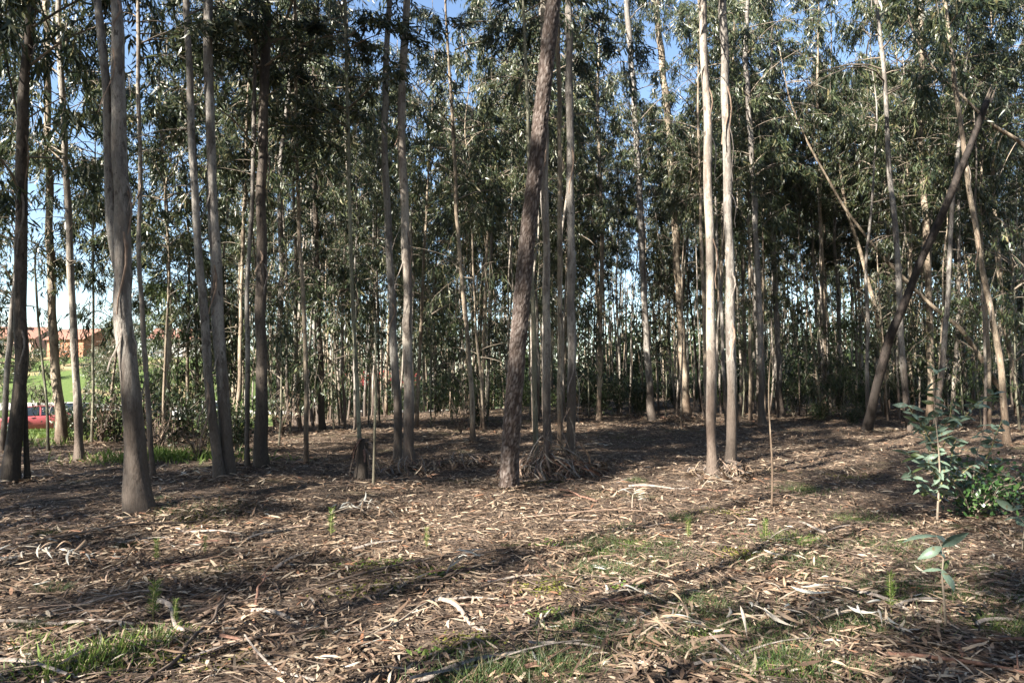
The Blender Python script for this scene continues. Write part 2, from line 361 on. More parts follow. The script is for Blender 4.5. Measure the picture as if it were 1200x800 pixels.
# crowns for the near trees, in their own frame (z=0 at the lowest live branch)
near_crowns = [crown_geo(100 + k, 10.5, 2.2 + .15 * k, 34, 4, 46, base_gap=2.5).mesh('crown', ['branch', 'leaf']) for k in range(4)]
low_crowns = [crown_geo(140 + k, 13.5, 1.9 + .1 * k, 42, 4, 46, base_gap=1.5).mesh('crown', ['branch', 'leaf']) for k in range(3)]

LEAN = {}
def near_tree(pts, w0, w1, bark, label, H=18., crown=(8., 'n'), base_h=None, sides=12, name='eucalyptus_tree', group=None, Y=None, ydrift=0., rotc=None, second=None, parts=None, flare=1.35):
    """pts: the stem's line as seen; its base stands on the ground and the stem keeps near that distance"""
    b = ground_at(*pts[0]) if Y is None else at(pts[0][0], pts[0][1], Y)
    if Y is not None: b.z = hz(b.x, b.y)
    Yb = b.y; seed = int(pts[0][0] * 7 + pts[0][1])
    q = np.random.default_rng(seed)
    root = empty(name, b); tag(root, label, 'tree', group)
    loc = [(0, 0, -.08)]
    for k, (px, py) in enumerate(pts[1:]):
        p = at(px, py, Yb + ydrift * (k + 1) / len(pts)); loc.append(tuple(p - b))
    loc = np.array(loc); top = loc[-1]
    sc_ = Yb / FPX
    w0 *= .83; w1 *= .83; r = list(np.linspace(w0, w1, len(loc)) * .5 * sc_)
    d = norm((loc[-1] - loc[-2])[None])[0]; d = norm((d * .5 + np.array([0, 0, .5]))[None])[0]
    if H and top[2] < H:
        tip = top + d * (H - top[2]) / d[2] + np.append(q.normal(0, .25, 2), 0)
        mid = top + (tip - top) * .5 + np.append(q.normal(0, .15, 2), 0)
        path = np.vstack([loc, mid, tip]); r = r + [r[-1] * .62, .014]
    else: path = loc
    g = Geo(); P = trunk_geo(g, path, r, sides, seed, flare + .25)
    if second is not None:
        pts2, wa, wb = second; l2 = np.array([tuple(at(px, py, Yb) - b) for px, py in pts2])
        tp = l2[-1] + np.array([-.25, .1, 1]) * (H - 2 - l2[-1][2]); l2 = np.vstack([l2, tp]); r2 = [k * .5 * sc_ for k in np.linspace(wa * .85, wb * .85, len(pts2))] + [.014]
        trunk_geo(g, l2, r2, sides, seed + 5, 1.)
        if crown:
            c2 = link('crown', near_crowns[(seed + 1) % 4], root); c2.location = l2[-1] - (l2[-1] - l2[-2]) * .75
            c2.rotation_euler = Vector(tp - l2[-2]).to_track_quat('Z', 'Y').to_euler()
    link('trunk', g.mesh('trunk', bark), root)
    if crown:
        ch, kind = crown; pool = near_crowns if kind == 'n' else low_crowns
        me = pool[seed % len(pool)]; hc = 10.5 if kind == 'n' else 13.5
        p0 = np.array([np.interp(ch, P[:, 2], P[:, k]) for k in range(3)]); p1 = P[-1]
        c = link('crown', me, root); c.location = p0
        ax = Vector(p1 - p0); qq = ax.to_track_quat('Z', 'Y') @ Quaternion((0, 0, 1), rotc if rotc is not None else q.uniform(0, 6.28))
        c.rotation_mode = 'QUATERNION'; c.rotation_quaternion = qq; s_ = ax.length / hc; c.scale = (1, 1, s_)
    # ribbons of bark peeling from the stem
    for k in range(2 * (parts or 0)):
        h0 = q.uniform(1.2, 7); p = np.array([np.interp(h0, P[:, 2], P[:, c]) for c in range(3)]); rr = np.interp(h0, path[:, 2], r)
        a = q.uniform(math.pi, 2 * math.pi); out = np.array([math.cos(a), math.sin(a), 0]); ln = q.uniform(.4, 1.1)
        u = np.linspace(0, 1, 6)
        C = p + out * (rr * .95) + np.stack([out[0] * .10 * u ** 1.5, out[1] * .10 * u ** 1.5, -ln * u], 1) + np.stack([.05 * np.sin(u * 5), 0 * u, 0 * u], 1)
        gs = Geo(); ribbon(gs, C, .018 * (1 - .5 * u), np.array([-out[1], out[0], 0])); link('bark_strip', gs.mesh('bark_strip', 'strip' if k % 2 else 'strip_grey'), root)
    return root, P
def ribbon(g, C, half, side, mi=0, curl=.35):
    """curled strip: three points across"""
    C = np.asarray(C, float); k = len(C); side = norm(np.broadcast_to(side, (k, 3))); T = norm(np.gradient(C, axis=0)); nn = norm(np.cross(side, T))
    half = np.broadcast_to(half, k)[:, None]
    V = np.stack([C - side * half + nn * half * curl, C - nn * half * curl, C + side * half + nn * half * curl], 1).reshape(-1, 3)
    i = np.arange(k - 1)[:, None] * 3 + np.arange(2)[None]
    g.put(V, np.stack([i, i + 1, i + 4, i + 3], -1).reshape(-1, 4), np.full((k - 1) * 2, 4), mi)

# ------------------------------------------------------------------ the trees one can point at
nt = near_tree
nt([(12, 565), (20, 490), (25, 420), (24, 250), (27, 110), (38, 0)], 19, 12, 'bark_dark', 'dark thick eucalyptus trunk leaning at the meadow edge by a wavy sapling', crown=(4.6, 'l'), parts=2)
nt([(33, 563), (29, 470), (26, 412), (30, 300), (31, 180)], 7, 4, 'bark_dark', 'thin wavy eucalyptus stem rising close against a dark thick trunk', H=9, crown=None, sides=8)
nt([(74, 518), (66, 440), (61, 380), (59, 300), (56, 150), (54, 0)], 13, 8, 'bark_tan', 'pale eucalyptus beside the red car with brown peeling bark', H=17, crown=(4.8, 'l'), parts=3)
nt([(95, 540), (90, 470), (87, 400), (80, 250), (72, 100), (68, 0)], 11, 7, 'bark_pale', 'white-barked slender eucalyptus catching full sun at the meadow edge', H=16, crown=(5.0, 'l'), parts=1)
nt([(57, 530), (55, 470), (45, 380), (40, 300)], 4, 2.5, 'bark_olive', 'crooked young stem with a fork in front of the red car', H=5, crown=None, sides=7)
nt([(166, 600), (158, 520), (150, 450), (144, 330), (143, 270), (141, 187), (137, 37), (136, 0)], 30, 15, 'bark_grey', 'largest smooth grey eucalyptus, its trunk forking into two stems', H=20, crown=(9.5, 'n'), sides=18, parts=4,
   second=([(146, 345), (132, 285), (127, 187), (124, 75), (114, 0)], 15, 10))
nt([(180, 560), (170, 420), (162, 300), (165, 206), (162, 112), (162, 0)], 7, 5, 'bark_pale', 'thin pale eucalyptus half hidden behind the forked grey trunk', H=14, crown=(6.5, 'l'), sides=9, parts=1)
nt([(195, 520), (197, 440), (199, 375), (196, 260), (186, 120)], 8, 4, 'bark_pale', 'sunlit whitish eucalyptus before the brown earth bank', H=12, crown=(3.4, 'l'), sides=9)
nt([(219, 512), (220, 420), (222, 320), (218, 200)], 5, 3, 'bark_tan', 'very thin straight stem before the bright meadow and white car', H=10, crown=(4, 'l'), sides=7)
nt([(258, 563), (250, 500), (243, 420), (238, 360), (232, 290), (227, 206), (221, 75), (219, 0)], 13, 9, 'bark_grey', 'leaning eucalyptus stem of a close pair, curving away from its straighter mate', H=16, crown=(6.6, 'n'), parts=2)
nt([(267, 560), (263, 480), (257, 400), (252, 300), (250, 250), (245, 120), (243, 0)], 18, 12, 'bark_grey', 'straighter and thicker eucalyptus of a close pair joined at the foot', H=19, crown=(8.6, 'n'), sides=14, parts=4)
nt([(290, 548), (290, 420), (290, 300), (296, 250), (298, 112), (300, 0)], 7, 5, 'bark_grey', 'slim grey eucalyptus tucked beside a straight dark trunk', H=14, crown=(5.6, 'l'), sides=9)
nt([(307, 549), (306, 460), (306, 400), (306, 250), (309, 120), (313, 0)], 17, 12, 'bark_dark', 'straight dark eucalyptus rising beside the leafy saplings', H=19, crown=(8.8, 'n'), sides=14, parts=2)
nt([(359, 544), (359, 470), (358, 394), (352, 300), (347, 169), (346, 0)], 7, 4.5, 'bark_tan', 'thin tan eucalyptus standing between a dark trunk and the brown stump', H=13, crown=(5.5, 'l'), sides=9)
nt([(378, 504), (376, 440), (374, 375), (371, 290), (366, 120)], 9, 6, 'bark_dark', 'dark slender eucalyptus before the white shed wall', H=16, crown=(5., 'l'), sides=9)
nt([(423, 553), (421, 490), (416, 412), (411, 300), (409, 200), (407, 112), (404, 0)], 6, 4.5, 'bark_olive', 'thin olive stem growing out of the stump with drooping brown bark', H=13, crown=(6.6, 'l'), sides=9)
nt([(438, 570), (439, 500), (441, 440), (440, 380)], 4, 2.5, 'bark_olive', 'bare stick of a sapling close by the brown stump', H=0, crown=None, sides=7)
nt([(468, 548), (466, 480), (461, 400), (457, 300), (450, 190), (452, 80), (457, 0)], 12, 8, 'bark_grey', 'wavy grey eucalyptus crossing close beside a paler straight trunk', H=19, crown=(11.2, 'n'), sides=13, parts=2)
nt([(480, 552), (479, 480), (478, 400), (477, 300), (471, 190), (470, 100), (478, 0)], 15, 10, 'bark_pale', 'pale eucalyptus with sun on its upper trunk, paired with a wavy grey one', H=20, crown=(11.5, 'n'), sides=14, parts=3)
nt([(555, 518), (553, 470), (551, 431), (544, 356), (536, 270), (531, 150)], 8, 5, 'bark_tan', 'thin tan eucalyptus leaning a little, alone in the gap before the pine', H=15, crown=(5.5, 'l'), sides=9)
nt([(628, 549), (627, 460), (625, 380), (622, 280), (618, 120)], 8, 5, 'bark_olive', 'thin olive stem just behind the dark pine in the bark heap', H=14, crown=(8., 'n'), sides=9)
nt([(641, 540), (641, 430), (640, 300), (638, 150), (637, 0)], 12, 9, 'bark_pale', 'pale straight eucalyptus standing in the bark heap behind the pine', H=20, crown=(11.2, 'n'), sides=13, parts=2)
nt([(655, 530), (657, 420), (656, 290), (656, 150), (653, 0)], 8, 6, 'bark_tan', 'thin brownish eucalyptus between two pale trunks in the bark heap', H=16, crown=(9., 'n'), sides=10)
nt([(669, 546), (670, 430), (669, 300), (668, 150), (666, 0)], 13, 10, 'bark_grey', 'pale grey eucalyptus on the open side of the bark heap', H=20, crown=(11.2, 'n'), sides=13, parts=2)
nt([(702, 492), (703, 400), (706, 281), (700, 130)], 7, 5, 'bark_tan', 'sunlit tan eucalyptus, thinner of two at the far clearing edge', H=17, crown=(6, 'l'), sides=9)
nt([(764, 492), (759, 420), (755, 350), (748, 200), (742, 100), (734, 0)], 10, 8, 'bark_grey', 'grey eucalyptus leaning gently at the back of the clearing', H=21, crown=(9, 'l'), sides=10)
nt([(805, 488), (799, 400), (793, 300), (784, 150), (768, 0)], 11, 9, 'bark_tan', 'tall tan eucalyptus bending away at the back of the clearing', H=22, crown=(9, 'l'), sides=10)
nt([(835, 560), (834, 480), (833, 400), (832, 300), (829, 150), (823, 0)], 14, 11, 'bark_pale', 'brightly sunlit cream eucalyptus of the tall pair with white leaves at its foot', H=20, crown=(9.4, 'n'), sides=16, parts=2)
nt([(857, 552), (857, 480), (857, 420), (855, 300), (851, 150), (847, 0)], 14, 11, 'bark_grey', 'shaded browner eucalyptus of the tall pair, dark litter at its foot', H=20, crown=(9.3, 'n'), sides=16, parts=3)
nt([(893, 500), (892, 420), (889, 340), (882, 200), (873, 60)], 9, 7, 'bark_grey', 'grey eucalyptus a few steps behind the tall cream pair', H=18, crown=(6.5, 'l'), sides=10, parts=1)
nt([(915, 489), (911, 400), (906, 300), (903, 150)], 9, 6, 'bark_grey', 'wavering eucalyptus with patchy bark deeper behind the tall pair', H=19, crown=(6.5, 'l'), sides=10)
nt([(904, 596), (906, 540), (901, 490), (900, 440), (905, 400)], 3, 1.2, 'bark_tan', 'bare wand of a sapling standing alone in the litter past the tall pair', H=0, crown=None, sides=7)
nt([(1040, 486), (1030, 380), (1010, 300), (990, 240), (975, 120)], 6, 3.5, 'bark_tan', 'thin eucalyptus bowed over behind the dark leaning trunk', H=13, crown=(8, 'l'), sides=9)
nt([(1092, 490), (1090, 400), (1085, 262), (1078, 169), (1080, 56)], 10, 7, 'bark_tan', 'upright brown eucalyptus behind the dark leaning trunk', H=20, crown=(9, 'l'), sides=10)
nt([(1180, 520), (1176, 460), (1170, 405), (1157, 345), (1140, 250), (1122, 120)], 9, 6, 'bark_tan', 'tan eucalyptus leaning over the blue-leaved sapling', H=17, crown=(10, 'n'), sides=10, parts=2)
nt([(1192, 485), (1186, 430), (1177, 375), (1166, 250), (1159, 131)], 6, 4, 'bark_tan', 'thin sunlit eucalyptus just behind a leaning tan one', H=15, crown=(10, 'n'), sides=9)
# the dark snapped trunk that leans
root, P = nt([(1014, 506), (1028, 450), (1045, 390), (1082, 300), (1120, 215), (1157, 118)], 13, 7, 'bark_shade', 'dark dead trunk leaning steeply with a snapped top', H=0, crown=None, sides=14, flare=1.0, name='dead_tree', ydrift=-4.)
g = Geo(); d = norm((P[-1] - P[-2])[None])[0]
for a in range(5):
    e = P[-1] + np.random.default_rng(a).normal(0, .03, 3); g.tube(np.array([e - d * .1, e + d * (.12 + .05 * a)]), [.035, .006], 5)
link('snapped_end', g.mesh('snapped_end', 'twig_pale'), root)
# pale fallen pole propped across the others
def pole(label, pxs, w0, w1, Ys, bark):
    P = np.array([tuple(at(px, py, y)) for (px, py), y in zip(pxs, Ys)]); b = Vector(P[0]); loc = P - P[0]
    o = empty('dead_tree', b); tag(o, label, 'fallen tree')
    g = Geo(); trunk_geo(g, loc, np.linspace(w0, w1, len(loc)) * .5 * Ys[0] / FPX, 10, int(pxs[0][0]), 1.0); link('trunk', g.mesh('trunk', bark), o)
    g = Geo(); q = np.random.default_rng(int(pxs[0][0]))
    for k in range(7):
        u = q.uniform(.15, .95); p = np.array([np.interp(u, np.linspace(0, 1, len(loc)), loc[:, c]) for c in range(3)]); dd = np.array([q.normal(0, .6), q.normal(0, .6), q.normal(-.2, .5)])
        tt = np.linspace(0, 1, 5)[:, None]; g.tube(p + dd * tt + np.array([0, 0, -.3]) * tt * tt, np.linspace(.014, .004, 5), 4)
    x = link('side_twig', g.mesh('side_twig', 'twig_pale'), o); x['kind'] = 'stuff'
pole('pale dead pole propped slantwise behind the dark leaning trunk', [(1172, 455), (1125, 382), (1095, 362), (1065, 332), (1033, 300), (990, 245), (945, 165), (925, 118), (914, 60)], 6, .8, [24.4, 24, 24, 24, 23.7, 23.5, 23, 22.8, 22.6], 'bark_tan')
pole('bare snapped stem slanting high above the dark leaning trunk', [(1240, 230), (1200, 168), (1160, 145), (1130, 115), (1095, 82), (1070, 40), (1058, -10)], 5, 1., [19] * 7, 'bark_tan')

# ------------------------------------------------------------------ the pine
def pine():
    pts = [(596, 572), (599, 500), (605, 430), (617, 290), (628, 190), (640, 80), (649, 0)]
    b = ground_at(*pts[0]); root = empty('pine_tree', b)
    tag(root, 'dark scaly-barked pine trunk leaning in the middle of the wood', 'tree')
    loc = np.array([(0, 0, -.08)] + [tuple(at(px, py, b.y) - b) for px, py in pts[1:]]); tip = loc[-1] + np.array([.9, .3, 9.]); path = np.vstack([loc, tip])
    rad = list(np.linspace(20, 17, len(loc)) * .5 * b.y / FPX) + [.03]
    dl = np.concatenate([[0], np.cumsum(np.linalg.norm(np.diff(path, axis=0), axis=1))]); cut = dl[-2] + .8
    t = np.concatenate([np.linspace(0, cut, 300), np.linspace(cut, dl[-1], 40)[1:]])
    P = np.stack([np.interp(t, dl, path[:, k]) for k in range(3)], 1); k = 31; pad = np.pad(P, ((15, 15), (0, 0)), 'edge')
    P = np.stack([np.convolve(pad[:, c], np.ones(k) / k, 'valid') for c in range(3)], 1); r = np.interp(t, dl, rad) * (1 + .18 * np.exp(-t / .5))
    sides = 48; a = np.arange(sides) / sides * 2 * np.pi
    q = np.random.default_rng(5); A = np.stack([np.repeat(t[:, None], sides, 1) * .45, np.repeat(a[None], len(t), 0) * .155], -1).reshape(-1, 2)   # stretched along the stem
    C = np.stack([q.uniform(0, cut * .45, 2400), q.uniform(0, 6.283 * .155, 2400)], 1)
    d1 = np.full(len(A), 9.); d2 = np.full(len(A), 9.)
    per = 6.283 * .155
    for s0 in range(0, len(A), 2000):
        dy = np.abs(A[s0:s0 + 2000, None, 1] - C[None, :, 1]); dy = np.minimum(dy, per - dy)
        D = np.hypot(A[s0:s0 + 2000, None, 0] - C[None, :, 0], dy); D.partition(1, axis=1)
        d1[s0:s0 + 2000] = D[:, 0]; d2[s0:s0 + 2000] = D[:, 1]
    plate = np.clip((d2 - d1) / .020, 0, 1) ** .6; plate = plate.reshape(len(t), sides)
    wp = lambda PP, aa: 1 + .17 * (plate - .5) + .03 * np.sin(3 * aa[None] + PP[:, 2][:, None] * 1.7)
    g = Geo(); g.tube(P, r, sides, 0, wp); me = g.mesh('trunk', 'bark_pine')
    at_ = me.attributes.new('plate', 'FLOAT', 'POINT'); at_.data.foreach_set('value', plate.astype(np.float32).ravel()[:len(me.vertices)])
    link('trunk', me, root)
    g = Geo(); LP = []; LD = []
    for b_ in range(40):
        tt = (b_ + q.random()) / 40; z = 10.5 + tt * 6; p0 = np.array([np.interp(z, P[:, 2], P[:, c]) for c in range(3)]); az = b_ * 2.4; ln = 2.6 * (1 - tt * .7) * q.uniform(.7, 1.1)
        u = np.linspace(0, 1, 6); h = np.array([math.cos(az), math.sin(az)]); S = p0 + np.stack([h[0] * ln * u, h[1] * ln * u, ln * (.3 * u - .1 * u * u)], 1)
        g.tube(S, np.linspace(.03, .008, 6), 4)
        for s in range(9):
            v = q.uniform(.35, 1); c = np.array([np.interp(v, u, S[:, k]) for k in range(3)]) + q.normal(0, .16, 3); n = 26
            LP.append(np.repeat(c[None], n, 0)); LD.append(q.normal(0, 1, (n, 3)) + np.array([h[0], h[1], .5]))
    LP = np.concatenate(LP); LD = np.concatenate(LD); n = len(LP)
    g.leaves(LP, LD, q.normal(0, 1, (n, 3)), q.uniform(.12, .2, n), .008, 0., .03, 1)
    link('crown', g.mesh('crown', ['branch', 'leaf_dark']), root)
pine()

# ------------------------------------------------------------------ the crowd of slender trees further in
def stock(seed, H, r0, cb, rad, nb, bark, per=42, wig=.45):
    q = np.random.default_rng(seed); n = 9; z = np.linspace(0, H, n)
    off = np.cumsum(q.normal(0, wig, (n, 2)) * np.linspace(.3, 1, n)[:, None] * .4, 0); off -= off[0]
    path = np.stack([off[:, 0], off[:, 1], z - .1], 1); g = Geo()
    P = trunk_geo(g, path, np.maximum(r0 * (1 - (z / H) ** 1.3 * .9), .012), 9, seed, 1.3, .35, .08)
    tr = g.mesh('trunk', bark)
    g = crown_geo(seed + 1, H - cb, rad, nb, 4, per, base_gap=cb * .6, dead=6)
    for V in g.V:                                  # bend the crown with its stem
        zz = np.clip(V[:, 2] + cb, 0, H); V[:, 0] += np.interp(zz, P[:, 2], P[:, 0]); V[:, 1] += np.interp(zz, P[:, 2], P[:, 1]); V[:, 2] += cb
    return tr, g.mesh('crown', ['branch', 'leaf'])
stocks = [stock(300, 19, .085, 8.6, 2.0, 38, 'bark_tan'), stock(310, 17, .07, 6.6, 1.8, 38, 'bark_tan'), stock(320, 20, .09, 9.5, 2.1, 36, 'bark_pale'),
          stock(330, 15, .05, 4.4, 1.6, 34, 'bark_olive'), stock(340, 18, .08, 7.4, 2.0, 38, 'bark_grey'), stock(350, 16, .065, 6.8, 1.8, 36, 'bark_dark'),
          stock(360, 13, .045, 4.6, 1.5, 30, 'bark_tan', 34, .6), stock(370, 18.5, .08, 8., 2.0, 38, 'bark_grey')]
poles = [stock(390, 14, .045, 10, 1.2, 20, 'bark_pale', 26, .5), stock(391, 15, .052, 10.5, 1.3, 20, 'bark_pale', 26, .35), stock(392, 12.5, .038, 9, 1.1, 18, 'bark_tan', 26, .6)]
def sect(x, y):
    px = 600 + 800 * x / y
    for lim, t in ((285, 'behind the close grey pair'), (345, 'behind the straight dark trunk'), (445, 'behind the brown stump'), (520, 'behind the pale and wavy grey pair'), (590, 'in the gap beside the pine'), (685, 'behind the pine and bark heap'), (800, 'beyond the open clearing'),
                   (885, 'behind the tall cream pair'), (1000, 'between cream pair and leaning trunk'), (1090, 'behind the dark leaning trunk')):
        if px < lim: return t
    return 'behind the blue-leaved sapling'
KINDS = ['tall tan-barked', 'tan-barked low-branched', 'tallest pale-barked', 'thin olive-stemmed', 'grey-barked low-branched', 'slender dark-barked', 'short crooked tan', 'tall grey-barked']
def copy_tree(st, loc, rz, s, lean, label, group, name='eucalyptus_tree'):
    root = empty(name, loc, rz); root.rotation_euler = (lean[0], lean[1], rz); root.scale = (s, s, s); tag(root, label, 'tree', group)
    link('trunk', st[0], root); link('crown', st[1], root); return root
taken = [(o.location.x, o.location.y) for o in col.objects if o.type == 'EMPTY']
def free(x, y, d): return all((x - a) ** 2 + (y - b) ** 2 > d * d for a, b in taken)
q = np.random.default_rng(11); n_back = 0; tries = 0
while n_back < 172 and tries < 20000:
    tries += 1
    y = 19 + 46 * q.random() ** 1.0; x = q.uniform(-.62, .86) * y; px = 600 + 800 * x / y
    if px < 255: continue
    if px < 420 and y > 46: continue
    if 675 < px < 790 and y < 29: continue
    if 880 < px < 1010 and y < 27: continue
    if 440 < px < 560 and y < 22: continue
    if not free(x, y, 1.25 if y < 40 else 1.5): continue
    taken.append((x, y)); k = int(q.integers(0, len(stocks)))
    sz = q.uniform(.78, 1.15); HS = (19, 17, 20, 15, 18, 16, 13, 18.5)[k]
    if 395 < px < 452 or 585 < px < 628 or 676 < px < 722: sz = min(sz, (1.6 + y * q.uniform(.36, .45)) / HS)
    copy_tree(stocks[k], (x, y, hz(x, y)), q.uniform(0, 6.28), sz, q.normal(0, .03, 2),
              (KINDS[k] + (' eucalyptus among the far rows ' + sect(x, y) if y > 34 else ' eucalyptus in the first rows ' + sect(x, y))),
              'far rows of the wood' if y > 34 else 'first rows beyond the clearing'); n_back += 1
n_back = 0
while n_back < 150:
    y = 20 + 28 * q.random(); x = q.uniform(-.42, .82) * y; px = 600 + 800 * x / y
    if (675 < px < 790 and y < 30) or (880 < px < 1010 and y < 26) or (440 < px < 560 and y < 22) or not free(x, y, .7): continue
    taken.append((x, y)); k = int(q.integers(0, 3)); n_back += 1
    copy_tree(poles[k], (x, y, hz(x, y)), q.uniform(0, 6.28), q.uniform(.8, 1.2), q.normal(0, .04, 2), ['thin pale eucalyptus pole ', 'thin straight eucalyptus pole ', 'thinnest bent tan eucalyptus pole '][k] + ('far back ' if y > 38 else '') + sect(x, y), 'thin poles between the larger trunks', 'slender_eucalyptus')
# a few at the meadow edge
for px, py, k, s in [(108, 520, 3, .75), (128, 512, 6, .8), (190, 530, 6, .7), (232, 506, 6, .9), (240, 500, 3, .8), (3, 530, 4, .8), (150, 506, 5, .8), (276, 520, 1, .85)]:
    b = ground_at(px, py); copy_tree(stocks[k], b, px * 1.3, s, (0, 0), KINDS[k] + ' eucalyptus of the thin row along the meadow edge', 'thin row at the meadow edge')

for x, y, k in [(12.6, 27.5, 0), (10.6, 29.5, 4), (14.6, 30.5, 7), (16.2, 27.6, 1), (11.2, 33, 2)]:
    copy_tree(stocks[k], (x, y, hz(x, y)), x, 1.1, (0, 0), KINDS[k] + ' eucalyptus in the first crowded rows beyond the clearing', 'first rows beyond the clearing')
# trees outside the picture whose shade falls into it
stocks += [stock(380, 21, .07, 11.5, 2.0, 30, 'bark_grey')] + poles[:2]
for x, y, k, s in [(-5.2, -3.2, 4, 1.), (-6.5, -6.5, 0, 1.), (-3.2, -2.6, 2, .95), (-2.4, -5.2, 1, 1.1), (-13, -.5, 8, 1.), (-13.5, 2.2, 0, .95), (-11, 3.2, 9, 1.15), (-7.6, -.4, 8, 1.), (-9.4, 5.4, 4, .9), (-11.5, 2.5, 8, .95), (-10.8, 6.8, 3, 1.1), (-6, -4.2, 4, 1.1), (-12.2, .6, 4, 1.), (-7.6, -5.2, 1, 1.1),
                   (-4.7, .3, 8, 1.), (-6.1, .4, 9, 1.1), (-8.6, -1.4, 10, 1.2), (-5.6, -1.7, 9, 1.2), (-3.6, 1., 10, 1.15), (-16, -2, 2, 1.), (-18, 4, 1, 1), (-9.5, -9, 2, 1), (-20, 9, 4, .9), (-13, 7, 5, .9), (4, -4, 0, 1), (9, 1, 4, 1), (13, 5, 1, 1), (-22, -3, 0, 1), (-19, -9, 4, 1)]:
    copy_tree(stocks[k], (x, y, hz(x, y)), x * 2.1 + y, s, (0, 0), 'eucalyptus added out of view to shade the clearing', 'trees on the near side of the clearing')
#PART2
q = np.random.default_rng(19); ring = []
while len(ring) < 135:                               # the wood continued with unseen trees, added to block sky light and deepen shade
    x, y = q.uniform(-36, 40), q.uniform(-34, 22)
    if math.hypot(x, y) < 4.2 or (y > 0 and abs(x) < .78 * y + 4) or (x < -13 and y > 6): continue
    v = x * .669 - y * .743
    if -8.4 < v < -2.4 and x < 0: continue
    if any((x - a) ** 2 + (y - b) ** 2 < 5 for a, b in ring): continue
    ring.append((x, y)); k = int(q.integers(0, 8))
    copy_tree(stocks[k], (x, y, hz(x, y)), q.uniform(0, 6), q.uniform(.9, 1.1), (0, 0), 'eucalyptus added out of view to shade the clearing', 'trees on the near side of the clearing', 'shade_tree')
# ------------------------------------------------------------------ the wood's far mass and undergrowth
def far_wood():
    q = np.random.default_rng(77); n = 46000; g = Geo()
    y = q.uniform(64, 86, n); x = y * q.uniform(-.36, 1.0, n)
    top = 11 + 2.6 * np.sin(x * .35) + 2.6 * np.sin(x * .9 + 1) + 2.2 * np.sin(x * 2.1 + y)
    c = np.stack([x, y, hgt(x, y) + q.random(n) ** 1.5 * np.maximum(top, 3.)], 1)
    g.leaves(c, np.stack([q.normal(0, .5, n), q.normal(0, .5, n), -np.abs(q.normal(.8, .4, n))], 1), q.normal(0, 1, (n, 3)), q.uniform(.4, .85, n), q.uniform(.14, .26, n), q.normal(0, .2, n), 0., 0)
    n = 26000; y = q.uniform(60, 80, n); x = y * q.uniform(-.05, 1.0, n); c = np.stack([x, y, hgt(x, y) + q.random(n) * (4.5 + 1.5 * np.sin(x * .7) + np.sin(x * 2.3))], 1)
    g.leaves(c, q.normal(0, 1, (n, 3)), q.normal(0, 1, (n, 3)), q.uniform(.5, .9, n), q.uniform(.2, .34, n), q.normal(0, .2, n), 0., 0)
    m = 420; y = q.uniform(58, 84, m); x = y * q.uniform(-.36, 1.0, m); A = np.stack([x, y, hgt(x, y)], 1); B = A + np.stack([q.normal(0, .3, m), q.normal(0, .3, m), q.uniform(6, 13, m)], 1)
    g.bars(A, B, q.uniform(.06, .12, m), 1)
    tag(link('distant_wood', g.mesh('distant_wood', ['leaf_dark', 'bark_tan'])), 'far olive mass of trees closing off the wood', 'wood', kind='stuff')
far_wood()

def shrub_mesh(seed, h, rad, n, mat, leaf=(.08, .16), wid=(.025, .05), stems=9, wood='branch'):
    q = np.random.default_rng(seed); gl = Geo(); gs = Geo(); LP = []; LD = []
    for k in range(stems):
        az = k * 2.4 + q.normal(0, .4); ln = h * q.uniform(.6, 1.1); sp = rad * q.uniform(.3, 1.); u = np.linspace(0, 1, 6)
        S = np.stack([math.cos(az) * sp * u ** 1.3, math.sin(az) * sp * u ** 1.3, ln * u - .15 * ln * u * u - .04], 1); S += q.normal(0, .03 * h, S.shape) * u[:, None]
        gs.tube(S, np.linspace(.014, .003, 6), 4)
        m = n // stems; v = q.uniform(.2, 1, m); c = np.stack([np.interp(v, u, S[:, j]) for j in range(3)], 1)
        LP.append(c + q.normal(0, .10 * rad + .03, (m, 3))); LD.append(q.normal(0, 1, (m, 3)) + np.array([0, 0, .1]))
    LP = np.concatenate(LP); LP[:, 2] = np.maximum(LP[:, 2], .03); LD = np.concatenate(LD); m = len(LP); L = q.uniform(*leaf, m)
    gl.leaves(LP, LD, np.stack([q.normal(0, .6, m), q.normal(0, .6, m), np.ones(m)], 1), L, q.uniform(*wid, m), q.normal(0, .1, m), .05, 0)
    return gs.mesh('stems', wood), gl.mesh('foliage', mat)
def put_pair(name, pair, loc, rz, s, label, cat, group=None, zs=1.):
    o = empty(name, loc, rz); o.scale = (s, s, s * zs); tag(o, label, cat, group)
    link('stem', pair[0], o); link('foliage', pair[1], o); return o
shrubs = [shrub_mesh(500, 1.5, .8, 900, 'leaf_dark'), shrub_mesh(501, 1.1, .9, 900, 'leaf_young'), shrub_mesh(502, 2.2, .9, 1000, 'leaf_dark'), shrub_mesh(503, 1.4, .7, 260, 'litter', (.08, .15), (.02, .03), 16, 'twig')]
q = np.random.default_rng(21)
for k in range(120):
    y = q.uniform(32, 62); x = y * q.uniform(-.3, .85); px = 600 + 800 * x / y
    if 600 < px < 790 and y < 34: continue
    v = int(q.choice([0, 0, 2, 2, 1, 3]))
    put_pair('understory_shrub', shrubs[v], (x, y, hz(x, y)), q.uniform(0, 6), q.uniform(.9, 1.8), ['dark leafy bush in the far undergrowth ', 'light green bush in the far undergrowth ', 'tall dark bush in the far undergrowth ', 'dry brown brush in the far undergrowth '][v] + sect(x, y), 'shrub', 'undergrowth among the far trunks')
